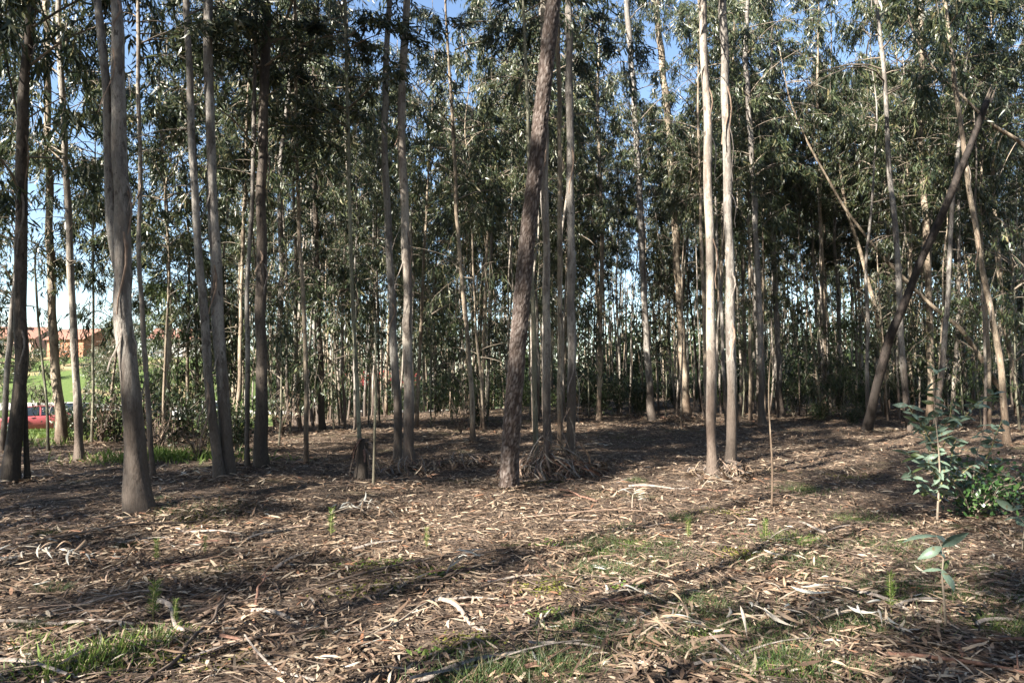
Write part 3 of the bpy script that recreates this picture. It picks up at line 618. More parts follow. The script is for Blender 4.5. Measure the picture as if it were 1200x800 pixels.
for px, py, v, s in [(118, 520, 3, 1.1), (135, 518, 0, 1.0), (150, 512, 3, 1.2), (122, 505, 1, 1.3), (185, 535, 3, .9), (178, 512, 0, 1.3), (205, 525, 0, 1.1), (232, 540, 3, .7), (95, 515, 1, 1.0), (76, 506, 2, .8), (170, 500, 2, 1.2), (278, 528, 0, .9), (262, 520, 1, 1.0), (330, 512, 3, 1.0), (100, 508, 0, 1.1), (215, 515, 3, 1.), (245, 520, 0, .8)]:
    put_pair('edge_shrub', shrubs[v], ground_at(px, py), px * .7, s, ['dark leafy bush along the meadow edge', 'light green bush along the meadow edge', 'tall dark bush along the meadow edge', 'dry brown brush along the meadow edge'][v], 'shrub', 'bushes along the meadow edge')
for px, py, v, s in [(985, 478, 2, .7), (1010, 482, 0, .8), (1065, 480, 2, .9), (960, 484, 1, .6), (690, 478, 2, 1.), (705, 479, 0, 1.2), (725, 478, 2, .9), (1000, 492, 0, .5), (748, 480, 0, .9), (930, 480, 2, .7), (560, 492, 0, .7), (540, 500, 3, .7)]:
    b = ground_at(px, py + 8); put_pair('clearing_shrub', shrubs[v], b, px * .7, s * 1.2, ['dark leafy bush closing the back of the clearing', 'light green bush closing the back of the clearing', 'tall dark bush closing the back of the clearing', 'dry brown brush closing the back of the clearing'][v], 'shrub', 'bushes at the back of the clearing')

# young leafy trees under the tall ones
def young(seed, H, rad, nb, mat):
    q = np.random.default_rng(seed); g = Geo(); z = np.linspace(0, H, 7); off = np.cumsum(q.normal(0, .07, (7, 2)), 0); off -= off[0]
    P = trunk_geo(g, np.stack([off[:, 0], off[:, 1], z - .06], 1), np.linspace(.032, .006, 7), 7, seed, 1.1, .3, .06); tr = g.mesh('trunk', 'bark_olive')
    g = crown_geo(seed, H * .8, rad, nb, 4, 20, (.14, .24), 0, .8, (.03, .05), .9, 0)
    for V in g.V:
        zz = np.clip(V[:, 2] + H * .2, 0, H); V[:, 0] += np.interp(zz, P[:, 2], P[:, 0]); V[:, 1] += np.interp(zz, P[:, 2], P[:, 1]); V[:, 2] += H * .2
    return tr, g.mesh('crown', ['branch', mat])
youngs = [young(600, 5.0, 1.2, 22, 'leaf_young'), young(601, 3.8, 1.0, 20, 'leaf'), young(602, 6.5, 1.3, 26, 'leaf'), young(603, 4.4, 1.1, 18, 'leaf_dark')]
for px, py, v, s in [(198, 518, 0, .9), (226, 512, 1, 1.), (238, 515, 2, .8), (208, 505, 3, 1.1), (252, 508, 0, .9), (278, 512, 2, .9), (327, 524, 2, .85), (340, 508, 0, 1.), (392, 505, 2, 1.), (398, 498, 0, 1.1), (350, 500, 3, 1.1), (432, 500, 2, 1.),
                     (505, 500, 2, 1.), (530, 497, 3, 1.1), (545, 503, 0, .8), (572, 500, 2, .9), (690, 490, 2, 1.1), (780, 488, 2, 1.), (870, 490, 2, 1.0), (945, 488, 2, 1.1), (962, 492, 3, .9), (988, 490, 0, .8), (1060, 490, 2, 1.),
                     (1130, 490, 2, 1.), (1150, 498, 0, .9), (1195, 505, 2, 1.), (1105, 488, 3, 1.2), (1035, 487, 2, .9), (130, 508, 2, 1.), (112, 500, 3, 1.1), (12, 520, 2, .9), (-8, 512, 0, 1.), (145, 498, 2, 1.2), (180, 498, 0, 1.2), (46, 505, 1, .7)]:
    b = ground_at(px, py); o = empty('young_eucalyptus', b, px * .9); o.scale = (s,) * 3
    tag(o, ['yellow-green young eucalyptus in leaf ', 'short dense young eucalyptus in leaf ', 'tall thin young eucalyptus in leaf ', 'dark-leaved young eucalyptus '][v] + ('along the meadow edge' if px < 255 else sect(b.x, b.y)), 'tree', 'young trees under the tall ones')
    link('trunk', youngs[v][0], o); link('crown', youngs[v][1], o)

# ------------------------------------------------------------------ litter
def scatter(n, y0, y1, q, wide=.86, p=1.):
    y = y0 + (y1 - y0) * q.random(n) ** p; x = q.uniform(-1, 1, n) * (wide * y + 1.4); return x, y
def in_wood(x, y): return (-x * .8 + (y - 14) * .45) < 11.5
def litter():
    q = np.random.default_rng(31); x, y = scatter(165000, 2.3, 36, q, .86, 1.2)
    x2, y2 = scatter(32000, 2.3, 9, q, .86, 1.1); x = np.concatenate([x, x2]); y = np.concatenate([y, y2])
    clump = np.sin(x * 1.7 + np.sin(y * 1.3) * 2) * np.sin(y * 1.9 + np.sin(x * 1.1) * 2); keep = in_wood(x, y) & (q.random(len(x)) < .72 + .4 * clump); x, y = x[keep], y[keep]; n = len(x)
    a = q.uniform(0, 6.283, n); up = np.abs(q.normal(0, .02, n)); P = np.stack([x, y, hgt(x, y) + .006 + up], 1)
    D = np.stack([np.cos(a), np.sin(a), q.normal(0, .16, n)], 1); N = np.stack([q.normal(0, .4, n), q.normal(0, .4, n), np.ones(n)], 1)
    L = (.05 + .13 * q.random(n) ** 1.5) * (1 + .015 * y); g = Geo(); g.leaves(P, D, N, L, q.uniform(.009, .023, n) * (1 + .025 * y), q.normal(0, .16, n), q.normal(.03, .06, n))
    g2 = [o.location for o in col.objects if o.type == 'EMPTY' and o.get('category') == 'tree' and o.location.y < 24 and abs(o.location.x) < o.location.y]
    for c in g2:
        m = 150; a = q.uniform(0, 6.28, m); rr = .1 + np.abs(q.normal(0, .22, m)); px_, py_ = c.x + rr * np.cos(a), c.y + rr * np.sin(a); up = np.maximum(0, .10 - rr * .25) * q.random(m)
        g.leaves(np.stack([px_, py_, hgt(px_, py_) + .01 + up], 1), np.stack([q.normal(0, 1, m) + np.cos(a) * .6, q.normal(0, 1, m) + np.sin(a) * .6, -up * 2], 1), np.stack([q.normal(0, .5, m), q.normal(0, .5, m), np.ones(m)], 1), q.uniform(.08, .28, m), q.uniform(.012, .026, m), q.normal(0, .2, m), q.normal(.04, .07, m))
    tag(link('leaf_litter', g.mesh('leaf_litter', 'litter')), 'deep litter of dry curled eucalyptus leaves over the forest floor', 'leaf litter', kind='stuff')
    x, y = scatter(3000, 2.3, 30, q, .86, .9); k = in_wood(x, y); x, y = x[k], y[k]; n = len(x); a = q.normal(.6, .9, n); L = q.uniform(.12, .5, n)
    P = np.stack([x, y, hgt(x, y) + .012], 1); g = Geo()
    g.leaves(P, np.stack([np.cos(a), np.sin(a), q.normal(0, .03, n)], 1), np.stack([q.normal(0, .3, n), q.normal(0, .3, n), np.ones(n)], 1), L, q.uniform(.01, .024, n), q.normal(0, .06, n), q.normal(.03, .03, n))
    tag(link('bark_litter', g.mesh('bark_litter', 'strip')), 'shed ribbons of brown bark strewn through the litter', 'bark litter', kind='stuff')
    x, y = scatter(42000, 2.3, 24, q, .86, 1.2); k = in_wood(x, y); x, y = x[k], y[k]; n = len(x); a = q.uniform(0, 6.28, n); L = np.where(q.random(n) < .2, q.uniform(.15, .5, n), q.uniform(.04, .16, n)); A = np.stack([x, y, hgt(x, y) + .012 + np.abs(q.normal(0, .015, n))], 1)
    B = A + np.stack([np.cos(a) * L, np.sin(a) * L, q.normal(.0, .035, n) * L * 3], 1); g = Geo(); g.bars(A, B, q.uniform(.0008, .002, n) + .003 * (L > .2))
    tag(link('twig_litter', g.mesh('twig_litter', 'twig')), 'fine dead twigs scattered over the litter', 'twigs', kind='stuff')
litter()

# single dry leaves one can pick out
DRYM = ['dry_pale', 'dry_grey', 'dry_tan', 'dry_brown']
def leaf_mesh(seed, L, W, mat, name='leaf', curv=None, arch=None):
    q = np.random.default_rng(seed); curv = q.normal(.12, .18) if curv is None else curv; arch = q.uniform(.0, .08) if arch is None else arch; k = 7; u = np.linspace(0, 1, k)
    wprof = np.sin(np.pi * np.clip(u * .97 + .02, 0, 1)) ** .75 * (1 - .35 * u); wprof[0] = .06; wprof[-1] = .02
    C = np.stack([L * (u - .5), L * curv * (u - .3) ** 2 * 1.6, L * arch * (1 - (2 * u - 1) ** 2) + .012 + 0 * u], 1)
    tw = q.normal(0, .9) * (u - .3); side = np.stack([0 * u, np.cos(tw), np.sin(tw)], 1)
    g = Geo(); ribbon(g, C, W * .5 * wprof, side, 0, q.uniform(.1, .45)); return g.mesh(name, mat)
lv = [leaf_mesh(700 + k, .10 + .010 * (k % 8), .017 + .0025 * (k % 5), DRYM[[0, 0, 1, 2, 3, 0, 2, 1][k % 8]], 'fallen_leaf') for k in range(24)]
q = np.random.default_rng(41)
for k in range(285):
    py = 585 + 215 * q.random() ** .75; px = q.uniform(-10, 1210); b = ground_at(px, py); vi = int(q.integers(0, 24)); o = link('fallen_leaf', lv[vi]); s = q.uniform(.6, 1.15)
    o.location = (b.x, b.y, b.z + .018); o.rotation_euler = (q.normal(0, .25), q.normal(0, .18), q.uniform(0, 6.28)); o.scale = (s, s, s)
    tag(o, 'single ' + ['pale cream', 'pale cream', 'grey-white', 'tan', 'dark brown', 'pale cream', 'tan', 'grey-white'][vi % 8] + ' sickle-shaped leaf lying loose on the litter', 'leaf', 'loose dry leaves on the litter')
# loose ribbons of bark
bs = []
for k in range(8):
    qq = np.random.default_rng(800 + k); u = np.linspace(0, 1, 10); L = qq.uniform(.5, 1.3); g = Geo()
    C = np.stack([L * (u - .5), .12 * L * np.sin(u * qq.uniform(1, 4) + qq.uniform(0, 3)), .02 + .05 * L * np.abs(np.sin(u * 3 + k))], 1)
    ribbon(g, C, qq.uniform(.012, .028) * (1 - .4 * u), np.stack([0 * u, np.cos(u * qq.normal(0, 1)), np.sin(u * qq.normal(0, .8))], 1), 0, .6); bs.append(g.mesh('bark_strip', ['strip', 'strip_red', 'strip_grey', 'strip_grey'][k % 4]))
for k in range(80):
    py = 555 + 245 * q.random() ** .9; px = q.uniform(0, 1200); b = ground_at(px, py); o = link('bark_ribbon', bs[k % 8]); o.location = (b.x, b.y, b.z + .008); o.rotation_euler = (0, q.normal(0, .04), q.normal(.5, .8)); s = q.uniform(.4, .8); o.scale = (s, s, s)
    tag(o, ['brown curled ribbon of shed bark on the litter', 'rusty red ribbon of shed bark on the litter', 'greyish ribbon of shed bark on the litter', 'greyish ribbon of shed bark on the litter'][k % 4], 'bark strip', 'shed bark ribbons on the litter')

# fallen leafy twigs
lf = [leaf_mesh(760 + k, .12 + .012 * k, .018 + .002 * (k % 4), DRYM[[0, 1, 0, 2, 1, 0, 1, 2][k]], 'leaf', .1 + .05 * (k % 5), .08 + .04 * (k % 4)) for k in range(8)]
def fallen_branch(px, py, az, ln, n, label, lift=.05, s=1., mats=None):
    b = ground_at(px, py); o = empty('fallen_branch', b, az); tag(o, label, 'branch'); q = np.random.default_rng(int(px + py)); u = np.linspace(0, 1, 7); g = Geo()
    S = np.stack([ln * (u - .5), .06 * ln * np.sin(u * 3), .02 + lift * np.sin(u * 3.14)], 1); g.tube(S, np.linspace(.008, .003, 7), 5); link('stem', g.mesh('stem', 'twig_pale'), o)
    for k in range(n):
        v = .1 + .9 * k / n; p = np.array([np.interp(v, u, S[:, c]) for c in range(3)]); sd = -1 if k % 4 else 1
        l = link('leaf', lf[int(q.integers(0, 8))], o); a = sd * (1.1 + q.normal(0, .45)); l.rotation_euler = (q.normal(.3, .45), q.normal(.12, .2), a); sc_ = s * q.uniform(.8, 1.45); l.scale = (sc_,) * 3
        l.location = p + np.array([math.cos(a), math.sin(a), 0]) * .09 * sc_ + np.array([0, 0, q.uniform(.0, .03)])
for a in [(420, 607, .1, .75, 20, 'comb of bright white dry leaves on a fallen twig beside a pine seedling', .1, 1.3), (745, 596, 1.2, .45, 12, 'drooping tuft of pale dry leaves lying in a dark patch', .16, 1.1), (45, 662, .15, .8, 20, 'shaded row of bluish white dry leaves on a fallen twig', .08, 1.2),
          (836, 574, .3, .4, 10, 'arched white leaves heaped at the foot of the cream trunk', .14, 1.), (745, 705, -.5, .5, 10, 'fan of grey-white leaves between two grass tufts', .05, 1.), (780, 750, .4, .45, 9, 'small row of curled silver leaves by a dark grass tuft', .07, 1.), (607, 556, .3, .4, 8, 'white striped leaves bunched at the foot of the pine', .1, .9),
          (540, 668, 1., .4, 9, 'withered yellow-white leaves curling over green moss', .1, .9), (905, 660, .2, .5, 8, 'dry spray of leaves lying behind a bright grass tuft', .05, 1.), (1010, 740, -.6, .5, 8, 'shaded grey leaves arching over a dark grass tuft', .1, 1.), (695, 525, .2, .7, 12, 'dim grey leaves on a fallen twig past the bark heap', .06, 1.),
          (950, 700, .4, .6, 9, 'long pale leaves on a fallen twig in the dappled shade', .04, 1.2), (230, 560, .2, .7, 12, 'grey leaves on a fallen twig behind the forked trunk', .05, 1.1), (890, 735, .2, .6, 10, 'grey-tan leaves strung along a fallen twig in shade', .04, 1.1)]:
    fallen_branch(*a)

# longer dead sticks
def stick(px0, py0, px1, py1, w, mat, label, bow=.05, wig=.03):
    a = ground_at(px0, py0); b = ground_at(px1, py1); o = empty('dead_stick', a); tag(o, label, 'stick'); n = 12; u = np.linspace(0, 1, n); q = np.random.default_rng(int(px0 * 3 + py1)); d = np.array(b - a)
    P = d[None] * u[:, None]; P[:, :2] += np.cumsum(q.normal(0, wig, (n, 2)), 0) * np.sin(u * 3.14)[:, None]; P[:, 2] = hgt(P[:, 0] + a.x, P[:, 1] + a.y) - a.z + .02 + bow * np.sin(u * 3.14)
    g = Geo(); trunk_geo(g, P, np.linspace(w, w * .45, n), 7, int(px0), 1., .05, .12); link('shaft', g.mesh('shaft', mat), o)
    for k in range(2):
        p = P[int(q.integers(3, 9))]; e = p + np.array([q.normal(0, .12), q.normal(0, .12), q.uniform(.03, .1)]); g = Geo(); g.tube(np.array([p, (p + e) / 2, e]), [w * .5, w * .35, .002], 5); link('twig', g.mesh('twig', mat), o)
for a in [(150, 820, 305, 672, .013, 'twig', 'long dark dead stick slanting past the bright grass tufts', .04), (300, 720, 303, 680, .012, 'strip_red', 'short reddish stick stub standing out of the litter', .1), (330, 700, 620, 640, .012, 'twig', 'dark crooked stick beside the green moss', .03), (420, 760, 520, 700, .010, 'twig_pale', 'pale bent stick among white leaves', .03),
          (1040, 770, 1230, 800, .014, 'strip_red', 'long red-brown bark slab lying in the shade', .03), (1130, 757, 1230, 752, .015, 'strip_red', 'short red bark slab behind the long one', .03), (600, 610, 800, 600, .010, 'strip', 'brown stick lying across the shade before the pine', .04), (560, 685, 680, 682, .006, 'strip_red', 'thin red twig lying flat across sunlit litter', .015),
          (20, 640, 240, 612, .014, 'twig', 'dark stick lying in the shade by the forked trunk', .03), (700, 590, 640, 575, .014, 'strip_red', 'red stick pointing at the bark heap', .04), (820, 690, 700, 655, .006, 'twig_pale', 'thin straw twig across two grass tufts', .02), (1000, 690, 1180, 690, .008, 'twig_pale', 'pale straight stick lying before the large-leaved seedling', .02),
          (250, 760, 430, 735, .012, 'strip', 'brown bark stick in the sunlit litter', .03), (60, 720, 230, 700, .008, 'strip_grey', 'grey curled bark stick lit by the sun', .03), (880, 600, 1010, 575, .012, 'twig', 'dark stick in the dappled clearing', .03)]:
    stick(*a)

# ------------------------------------------------------------------ grass, seedlings, moss
def tuft(seed, n, r, h, mat, wd=.004, spread=.6):
    q = np.random.default_rng(seed); a = q.uniform(0, 6.28, n); rr = r * np.sqrt(q.random(n)); P = np.stack([rr * np.cos(a), rr * np.sin(a), np.full(n, -.01)], 1)
    D = np.stack([P[:, 0] / r * spread + q.normal(0, .3, n), P[:, 1] / r * spread + q.normal(0, .3, n), np.ones(n)], 1); g = Geo()
    g.leaves(P, D, q.normal(0, 1, (n, 3)), h * q.uniform(.4, 1.1, n), wd, q.normal(0, .25, n), .06); return g.mesh('grass_tuft', mat)
tufts = [tuft(901, 340, .17, .13, 'grass_dark'), tuft(902, 280, .14, .17, 'grass_dark'), tuft(903, 360, .2, .10, 'grass_dark'), tuft(904, 70, .16, .17, 'grass', .009, .35), tuft(905, 300, .18, .12, 'grass', .004)]
TL = ['low round tuft of fine dark green grass', 'upright tuft of fine dark green grass', 'flat spreading mat of fine dark green grass', 'bright sunlit tuft of broad grass blades', 'fresh green mat of fine grass']
for px, py, v, s in [(715, 672, 0, 1.), (815, 712, 2, 1.2), (922, 634, 4, 1.3), (1040, 642, 2, 1.4), (1150, 705, 2, 1.6), (1185, 742, 4, 1.1), (648, 788, 0, 1.1), (560, 797, 1, 1.2), (700, 748, 2, 1.3), (770, 765, 0, .9), (880, 742, 2, 1.1), (1003, 738, 0, 1.), (740, 640, 4, .9), (760, 655, 2, 1.), (700, 648, 4, .8), (690, 670, 2, .8),
                     (780, 640, 1, .8), (850, 690, 2, .8), (930, 660, 2, 1.3), (1020, 700, 2, 1.2), (1080, 665, 2, 1.), (1100, 700, 0, 1.), (900, 790, 4, 1.2), (930, 780, 1, 1.2), (1050, 690, 2, 1.4), (1160, 670, 0, .8), (690, 730, 2, 1.1), (660, 680, 2, .9), (995, 610, 4, .8), (940, 575, 4, .9), (820, 770, 1, .8), (1000, 795, 2, 1.2),
                     (60, 692, 0, .8), (190, 585, 2, .7), (150, 640, 0, .7), (30, 740, 1, .8), (60, 625, 2, .8), (375, 745, 0, .6), (730, 620, 2, 1.), (800, 610, 1, 1.), (600, 640, 2, .5), (1120, 620, 0, .7), (745, 565, 1, .9),
                     (95, 782, 3, 1.), (115, 772, 3, 1.1), (140, 768, 3, .9), (165, 757, 3, 1.), (188, 750, 3, .7), (75, 790, 3, 1.1), (125, 785, 3, .8), (40, 760, 3, .7), (215, 742, 3, .5), (30, 795, 3, .8), (160, 775, 4, .8), (560, 760, 3, .5), (820, 745, 3, .5)]:
    o = link('grass_tuft', tufts[v]); b = ground_at(px, py); o.location = b; o.rotation_euler = (0, 0, px * .37); o.scale = (s * 1.0, s * 1.0, s * (.9 if v == 3 else .65))
    tag(o, TL[v] + ' growing through the litter', 'grass', 'grass tufts in the litter')
def seedling(seed, h):
    q = np.random.default_rng(seed); g = Geo(); g.tube(np.array([[0, 0, -.02], [.01, 0, h * .5], [0, .01, h]]), [.004, .003, .002], 5); st = g.mesh('stem', 'stem'); n = 170; z = q.uniform(.15, 1, n) * h; a = q.uniform(0, 6.28, n)
    g = Geo(); g.leaves(np.stack([0 * z, 0 * z, z], 1), np.stack([np.cos(a), np.sin(a), q.uniform(.3, 1.4, n)], 1), q.normal(0, 1, (n, 3)), q.uniform(.04, .075, n), .004, 0., .02); return st, g.mesh('foliage', 'grass')
sdl = [seedling(950, .3), seedling(951, .24)]
for k, (px, py, s, lb) in enumerate([(388, 632, 1., 'pine seedling beside a comb of white leaves'), (180, 728, 1.1, 'bright pine seedling near the sunlit grass'), (500, 645, .7, 'pine seedling near the curling withered leaves'), (183, 658, .8, 'small pine seedling in shade before the forked trunk'), (240, 652, .6, 'tiny pine seedling in the open shaded litter'), (807, 632, .8, 'pine seedling before the tall cream pair'), (205, 735, .6, 'smallest pine seedling near the sunlit grass'), (897, 632, .8, 'pine seedling at the foot of the bare wand sapling'), (1045, 720, .9, 'pine seedling next to the large-leaved seedling')]):
    put_pair('pine_seedling', sdl[k % 2], ground_at(px, py), px, s, 'small upright ' + lb, 'seedling')
def cover(name, label, cat, patches, n, mat, L, W, up=.5):
    q = np.random.default_rng(len(name)); P = []
    for px, py, rx, ry in patches:
        b = ground_at(px, py); a = q.normal(0, .5, (n, 2)) * np.array([rx, ry]); x = b.x + a[:, 0]; y = b.y + a[:, 1]; P.append(np.stack([x, y, hgt(x, y) + .008], 1))
    P = np.concatenate(P); m = len(P); g = Geo(); a = q.uniform(0, 6.28, m); g.leaves(P, np.stack([np.cos(a), np.sin(a), q.uniform(.1, 1, m) * up * 2], 1), np.stack([q.normal(0, .5, m), q.normal(0, .5, m), np.ones(m)], 1), q.uniform(*L, m), q.uniform(*W, m), 0., .1)
    tag(link(name, g.mesh(name, mat)), label, cat, kind='stuff')
cover('moss', 'yellow-green moss patches among the litter', 'moss', [(440, 665, .5, .35), (430, 692, .35, .2), (510, 672, .3, .25), (225, 780, .35, .2), (190, 765, .3, .2), (860, 650, .3, .2), (230, 610, .4, .3), (640, 690, .3, .2), (545, 755, .2, .15), (1000, 560, .6, .5), (850, 600, .4, .3), (730, 512, .8, 1.), (640, 565, .4, .3)], 420, 'moss', (.012, .035), (.008, .016), .3)
cover('ground_weed', 'small bright weeds in the litter', 'weeds', [(430, 662, .3, .2), (455, 660, .25, .15), (640, 640, .2, .1), (512, 675, .15, .1), (85, 735, .12, .1), (730, 690, .15, .1), (640, 720, .15, .1), (505, 770, .15, .08)], 60, 'grass', (.03, .06), (.012, .022), .5)
cover('fine_grass', 'soft fine grass coming up through the litter', 'grass', [(715, 668, .5, .4), (815, 715, .5, .4), (920, 634, .6, .4), (1040, 645, .8, .5), (1150, 700, .7, .5), (1180, 742, .4, .3), (650, 780, .4, .25), (560, 795, .4, .2), (700, 745, .5, .3), (880, 745, .5, .4), (760, 650, .6, .4), (1000, 735, .5, .3), (930, 665, .6, .4), (100, 780, .45, .25), (170, 757, .3, .2), (900, 790, .4, .2), (1010, 612, .5, .4), (940, 577, .5, .4), (230, 600, .6, .5), (700, 640, .4, .3)], 520, 'grass_dark', (.04, .12), (.0025, .005), 1.)
def meadow_grass():
    q = np.random.default_rng(61); n = 26000; y = q.uniform(12, 44, n); x = -y * q.uniform(.36, .84, n); s = -x * .8 + (y - 14) * .45; k = (s > 10.2) & (q.random(n) < .85); x, y = x[k], y[k]
    n2 = 1500; a = q.normal(0, 1, (n2, 2)); x = np.concatenate([x, -6.5 + a[:, 0] * .8]); y = np.concatenate([y, 13.3 + a[:, 1] * .35]); n = len(x)
    P = np.stack([x, y, hgt(x, y) - .01], 1); g = Geo(); g.leaves(P, np.stack([q.normal(0, .4, n), q.normal(0, .4, n), np.ones(n)], 1), q.normal(0, 1, (n, 3)), q.uniform(.08, .3, n), q.uniform(.012, .03, n), q.normal(0, .3, n), .05)
    tag(link('meadow_grass', g.mesh('meadow_grass', 'grass')), 'rough sunlit meadow grass beyond the edge of the wood', 'grass', kind='stuff')
meadow_grass()

# ------------------------------------------------------------------ saplings with big blue-green leaves
def big_leaf(seed, L, W, mat='leaf_glaucous'):
    q = np.random.default_rng(seed); k = 7; u = np.linspace(0, 1, k); wp = np.sin(np.pi * np.clip(u, .03, .985)) ** .8 * (1.15 - .45 * u)
    C = np.stack([L * u, .05 * L * np.sin(u * 2), .18 * L * u - .38 * L * u * u], 1); g = Geo(); ribbon(g, C, W * .5 * wp, np.stack([0 * u, 1 + 0 * u, 0 * u], 1), 0, .28); return g.mesh('leaf', mat)
bl = [big_leaf(k, .17, .08) for k in range(3)] + [big_leaf(9, .16, .07, 'leaf_young')]
def sapling(px, py, stems, nleaf, label, s=1., r0=.015, big=1., lo=.25):
    """stems: lines as seen, all at the sapling's own distance; opposite leaf pairs along them"""
    b = ground_at(px, py); o = empty('eucalyptus_sapling', b); tag(o, label, 'sapling'); q = np.random.default_rng(int(px))
    for j, (line, nl) in enumerate(zip(stems, nleaf)):
        P = np.array([tuple(at(x, y, b.y + (j % 3 - 1) * .12 * (k > 0)) - b) for k, (x, y) in enumerate(line)]); 
        if j == 0: P[0] = (0, 0, -.04)
        t = np.linspace(0, 1, 14); Q = np.stack([np.interp(t, np.linspace(0, 1, len(P)), P[:, c]) for c in range(3)], 1); Q[:, 0] += .025 * np.sin(t * 7 + px) * t; g = Geo(); g.tube(Q, np.linspace(r0 * (1 if j == 0 else .6), .003, 14), 6); link('stem', g.mesh('stem', 'twig_pale' if j == 0 else 'stem'), o)
        for k in range(nl):
            v = lo + (1 - lo) * k / max(1, nl - 1); p = np.array([np.interp(v, t, Q[:, c]) for c in range(3)]); a0 = k * 1.57 + q.normal(0, .3)
            for sd in (0, math.pi) if k % 3 else (0, 2.1, 4.2):
                if q.random() < .1: continue
                l = link('leaf', bl[int(q.integers(0, 4)) if q.random() < .5 else 0], o); l.location = p; l.rotation_euler = (q.normal(0, .8), q.uniform(-.7, .5), a0 + sd); z = s * q.uniform(.6, 1.15); l.scale = (z, z * big, z)
sapling(1098, 612, [[(1098, 612), (1101, 560), (1097, 500), (1096, 432)], [(1099, 540), (1112, 505), (1140, 478), (1166, 462)], [(1099, 530), (1080, 500), (1066, 475)], [(1100, 560), (1090, 545), (1064, 530)], [(1099, 510), (1112, 490), (1118, 470)], [(1099, 590), (1120, 560), (1142, 545)], [(1098, 585), (1078, 570), (1068, 550)], [(1100, 575), (1112, 545), (1122, 515)], [(1099, 560), (1086, 525), (1080, 495)]], [20, 11, 9, 9, 9, 8, 8, 8, 8], 'bushy sapling with broad blue-green leaves before the leaning trunk', .95)
sapling(1138, 604, [[(1138, 604), (1140, 570), (1146, 530), (1152, 498)], [(1139, 590), (1156, 560), (1172, 540)], [(1139, 585), (1124, 560), (1120, 535)], [(1142, 560), (1165, 520), (1172, 492)]], [12, 8, 8, 8], 'smaller leafy sapling crowding behind the bushy blue-leaved one', .8)
sapling(1108, 738, [[(1108, 738), (1107, 690), (1104, 655), (1096, 628)]], [4], 'single-stemmed seedling with a few large grey-green leaves in the shade', 1.0, .009, .9, .55)
sapling(1198, 648, [[(1205, 648), (1200, 615), (1190, 598)]], [4], 'dark shaded sapling leaning in past the green ground shrub', 1.05, .008)
sapling(1010, 470, [[(1012, 497), (1010, 440), (1015, 400)]], [6], 'faint blue-leaved sapling growing in front of the leaning trunk foot', 1.3, .012)
lowshrub = shrub_mesh(520, .7, .7, 720, 'leaf_shrub', (.04, .085), (.025, .045), 14)
put_pair('low_shrub', lowshrub, ground_at(1140, 606), .4, 1.15, 'low green shrub of small glossy leaves under the blue-leaved sapling', 'shrub')
put_pair('low_shrub', lowshrub, ground_at(1192, 598), 2.4, .8, 'smaller glossy-leaved shrub crowding against the low green one', 'shrub')

# ------------------------------------------------------------------ heaps of shed bark, the stump
def heap(name, px, py, r, h, n, label, leanp=None, mats=('strip', 'strip_grey', 'twig', 'strip_red'), seed=1):
    b = ground_at(px, py); o = empty(name, b); tag(o, label, 'bark heap'); q = np.random.default_rng(seed); var = []
    for k in range(8):
        u = np.linspace(0, 1, 9); L = q.uniform(.7, 1.25); g = Geo(); C = np.stack([.18 * L * np.sin(u * q.uniform(1.5, 4)), .10 * np.sin(u * 3 + k), L * (u - .5)], 1)
        ribbon(g, C, q.uniform(.010, .028) * (1 - .5 * u), np.stack([np.cos(u * 2 + k), np.sin(u * 2 + k), 0 * u], 1), 0, .5); var.append(g.mesh('bark_strip', mats[k % len(mats)]))
    for k in range(n):
        a = q.uniform(0, 6.28); rr = r * math.sqrt(q.random()); l = link('bark_strip', var[k % 8], o); hh = h * max(.12, 1 - rr / r) * q.uniform(.5, 1.1); tilt = q.uniform(.15, .9) + .6 * rr / r
        s = max(.35, hh * 1.1); l.scale = (1, 1, s); l.location = (rr * math.cos(a), rr * math.sin(a), s * .42 * math.cos(tilt)); l.rotation_euler = Vector((-math.cos(a) * math.sin(tilt), -math.sin(a) * math.sin(tilt), math.cos(tilt))).to_track_quat('Z', 'Y').to_euler()
    m = 500; a = q.uniform(0, 6.28, m); rr = r * 1.2 * np.sqrt(q.random(m)); P = np.stack([rr * np.cos(a), rr * np.sin(a), np.maximum(0, h * .45 * (1 - rr / r)) * q.random(m) + .02], 1); g = Geo()
    g.leaves(P, q.normal(0, 1, (m, 3)) * np.array([1, 1, .6]), q.normal(0, 1, (m, 3)), q.uniform(.1, .3, m), q.uniform(.015, .03, m), q.normal(0, .2, m), .1); x = link('loose_litter', g.mesh('loose_litter', 'litter'), o); x['kind'] = 'stuff'
    return o
heap('bark_heap', 652, 556, .85, 1.4, 135, 'tangled heap of brown shed bark piled against the pale trunks by the pine', seed=3)
heap('bark_heap', 846, 560, .38, .38, 40, 'dark low skirt of shed bark round the feet of the tall pair', mats=('twig', 'strip_grey', 'twig', 'strip'), seed=4)
heap('bark_heap', 478, 556, .38, .4, 34, 'loose pale bark gathered at the foot of the wavy grey trunk', seed=5)
heap('bark_heap', 545, 548, .5, .5, 30, 'brown bark and brush heap in the gap before the pine', seed=8)
heap('bark_heap', 800, 492, .7, .6, 30, 'bark heap at the foot of the tall bending tan trunk', seed=9)
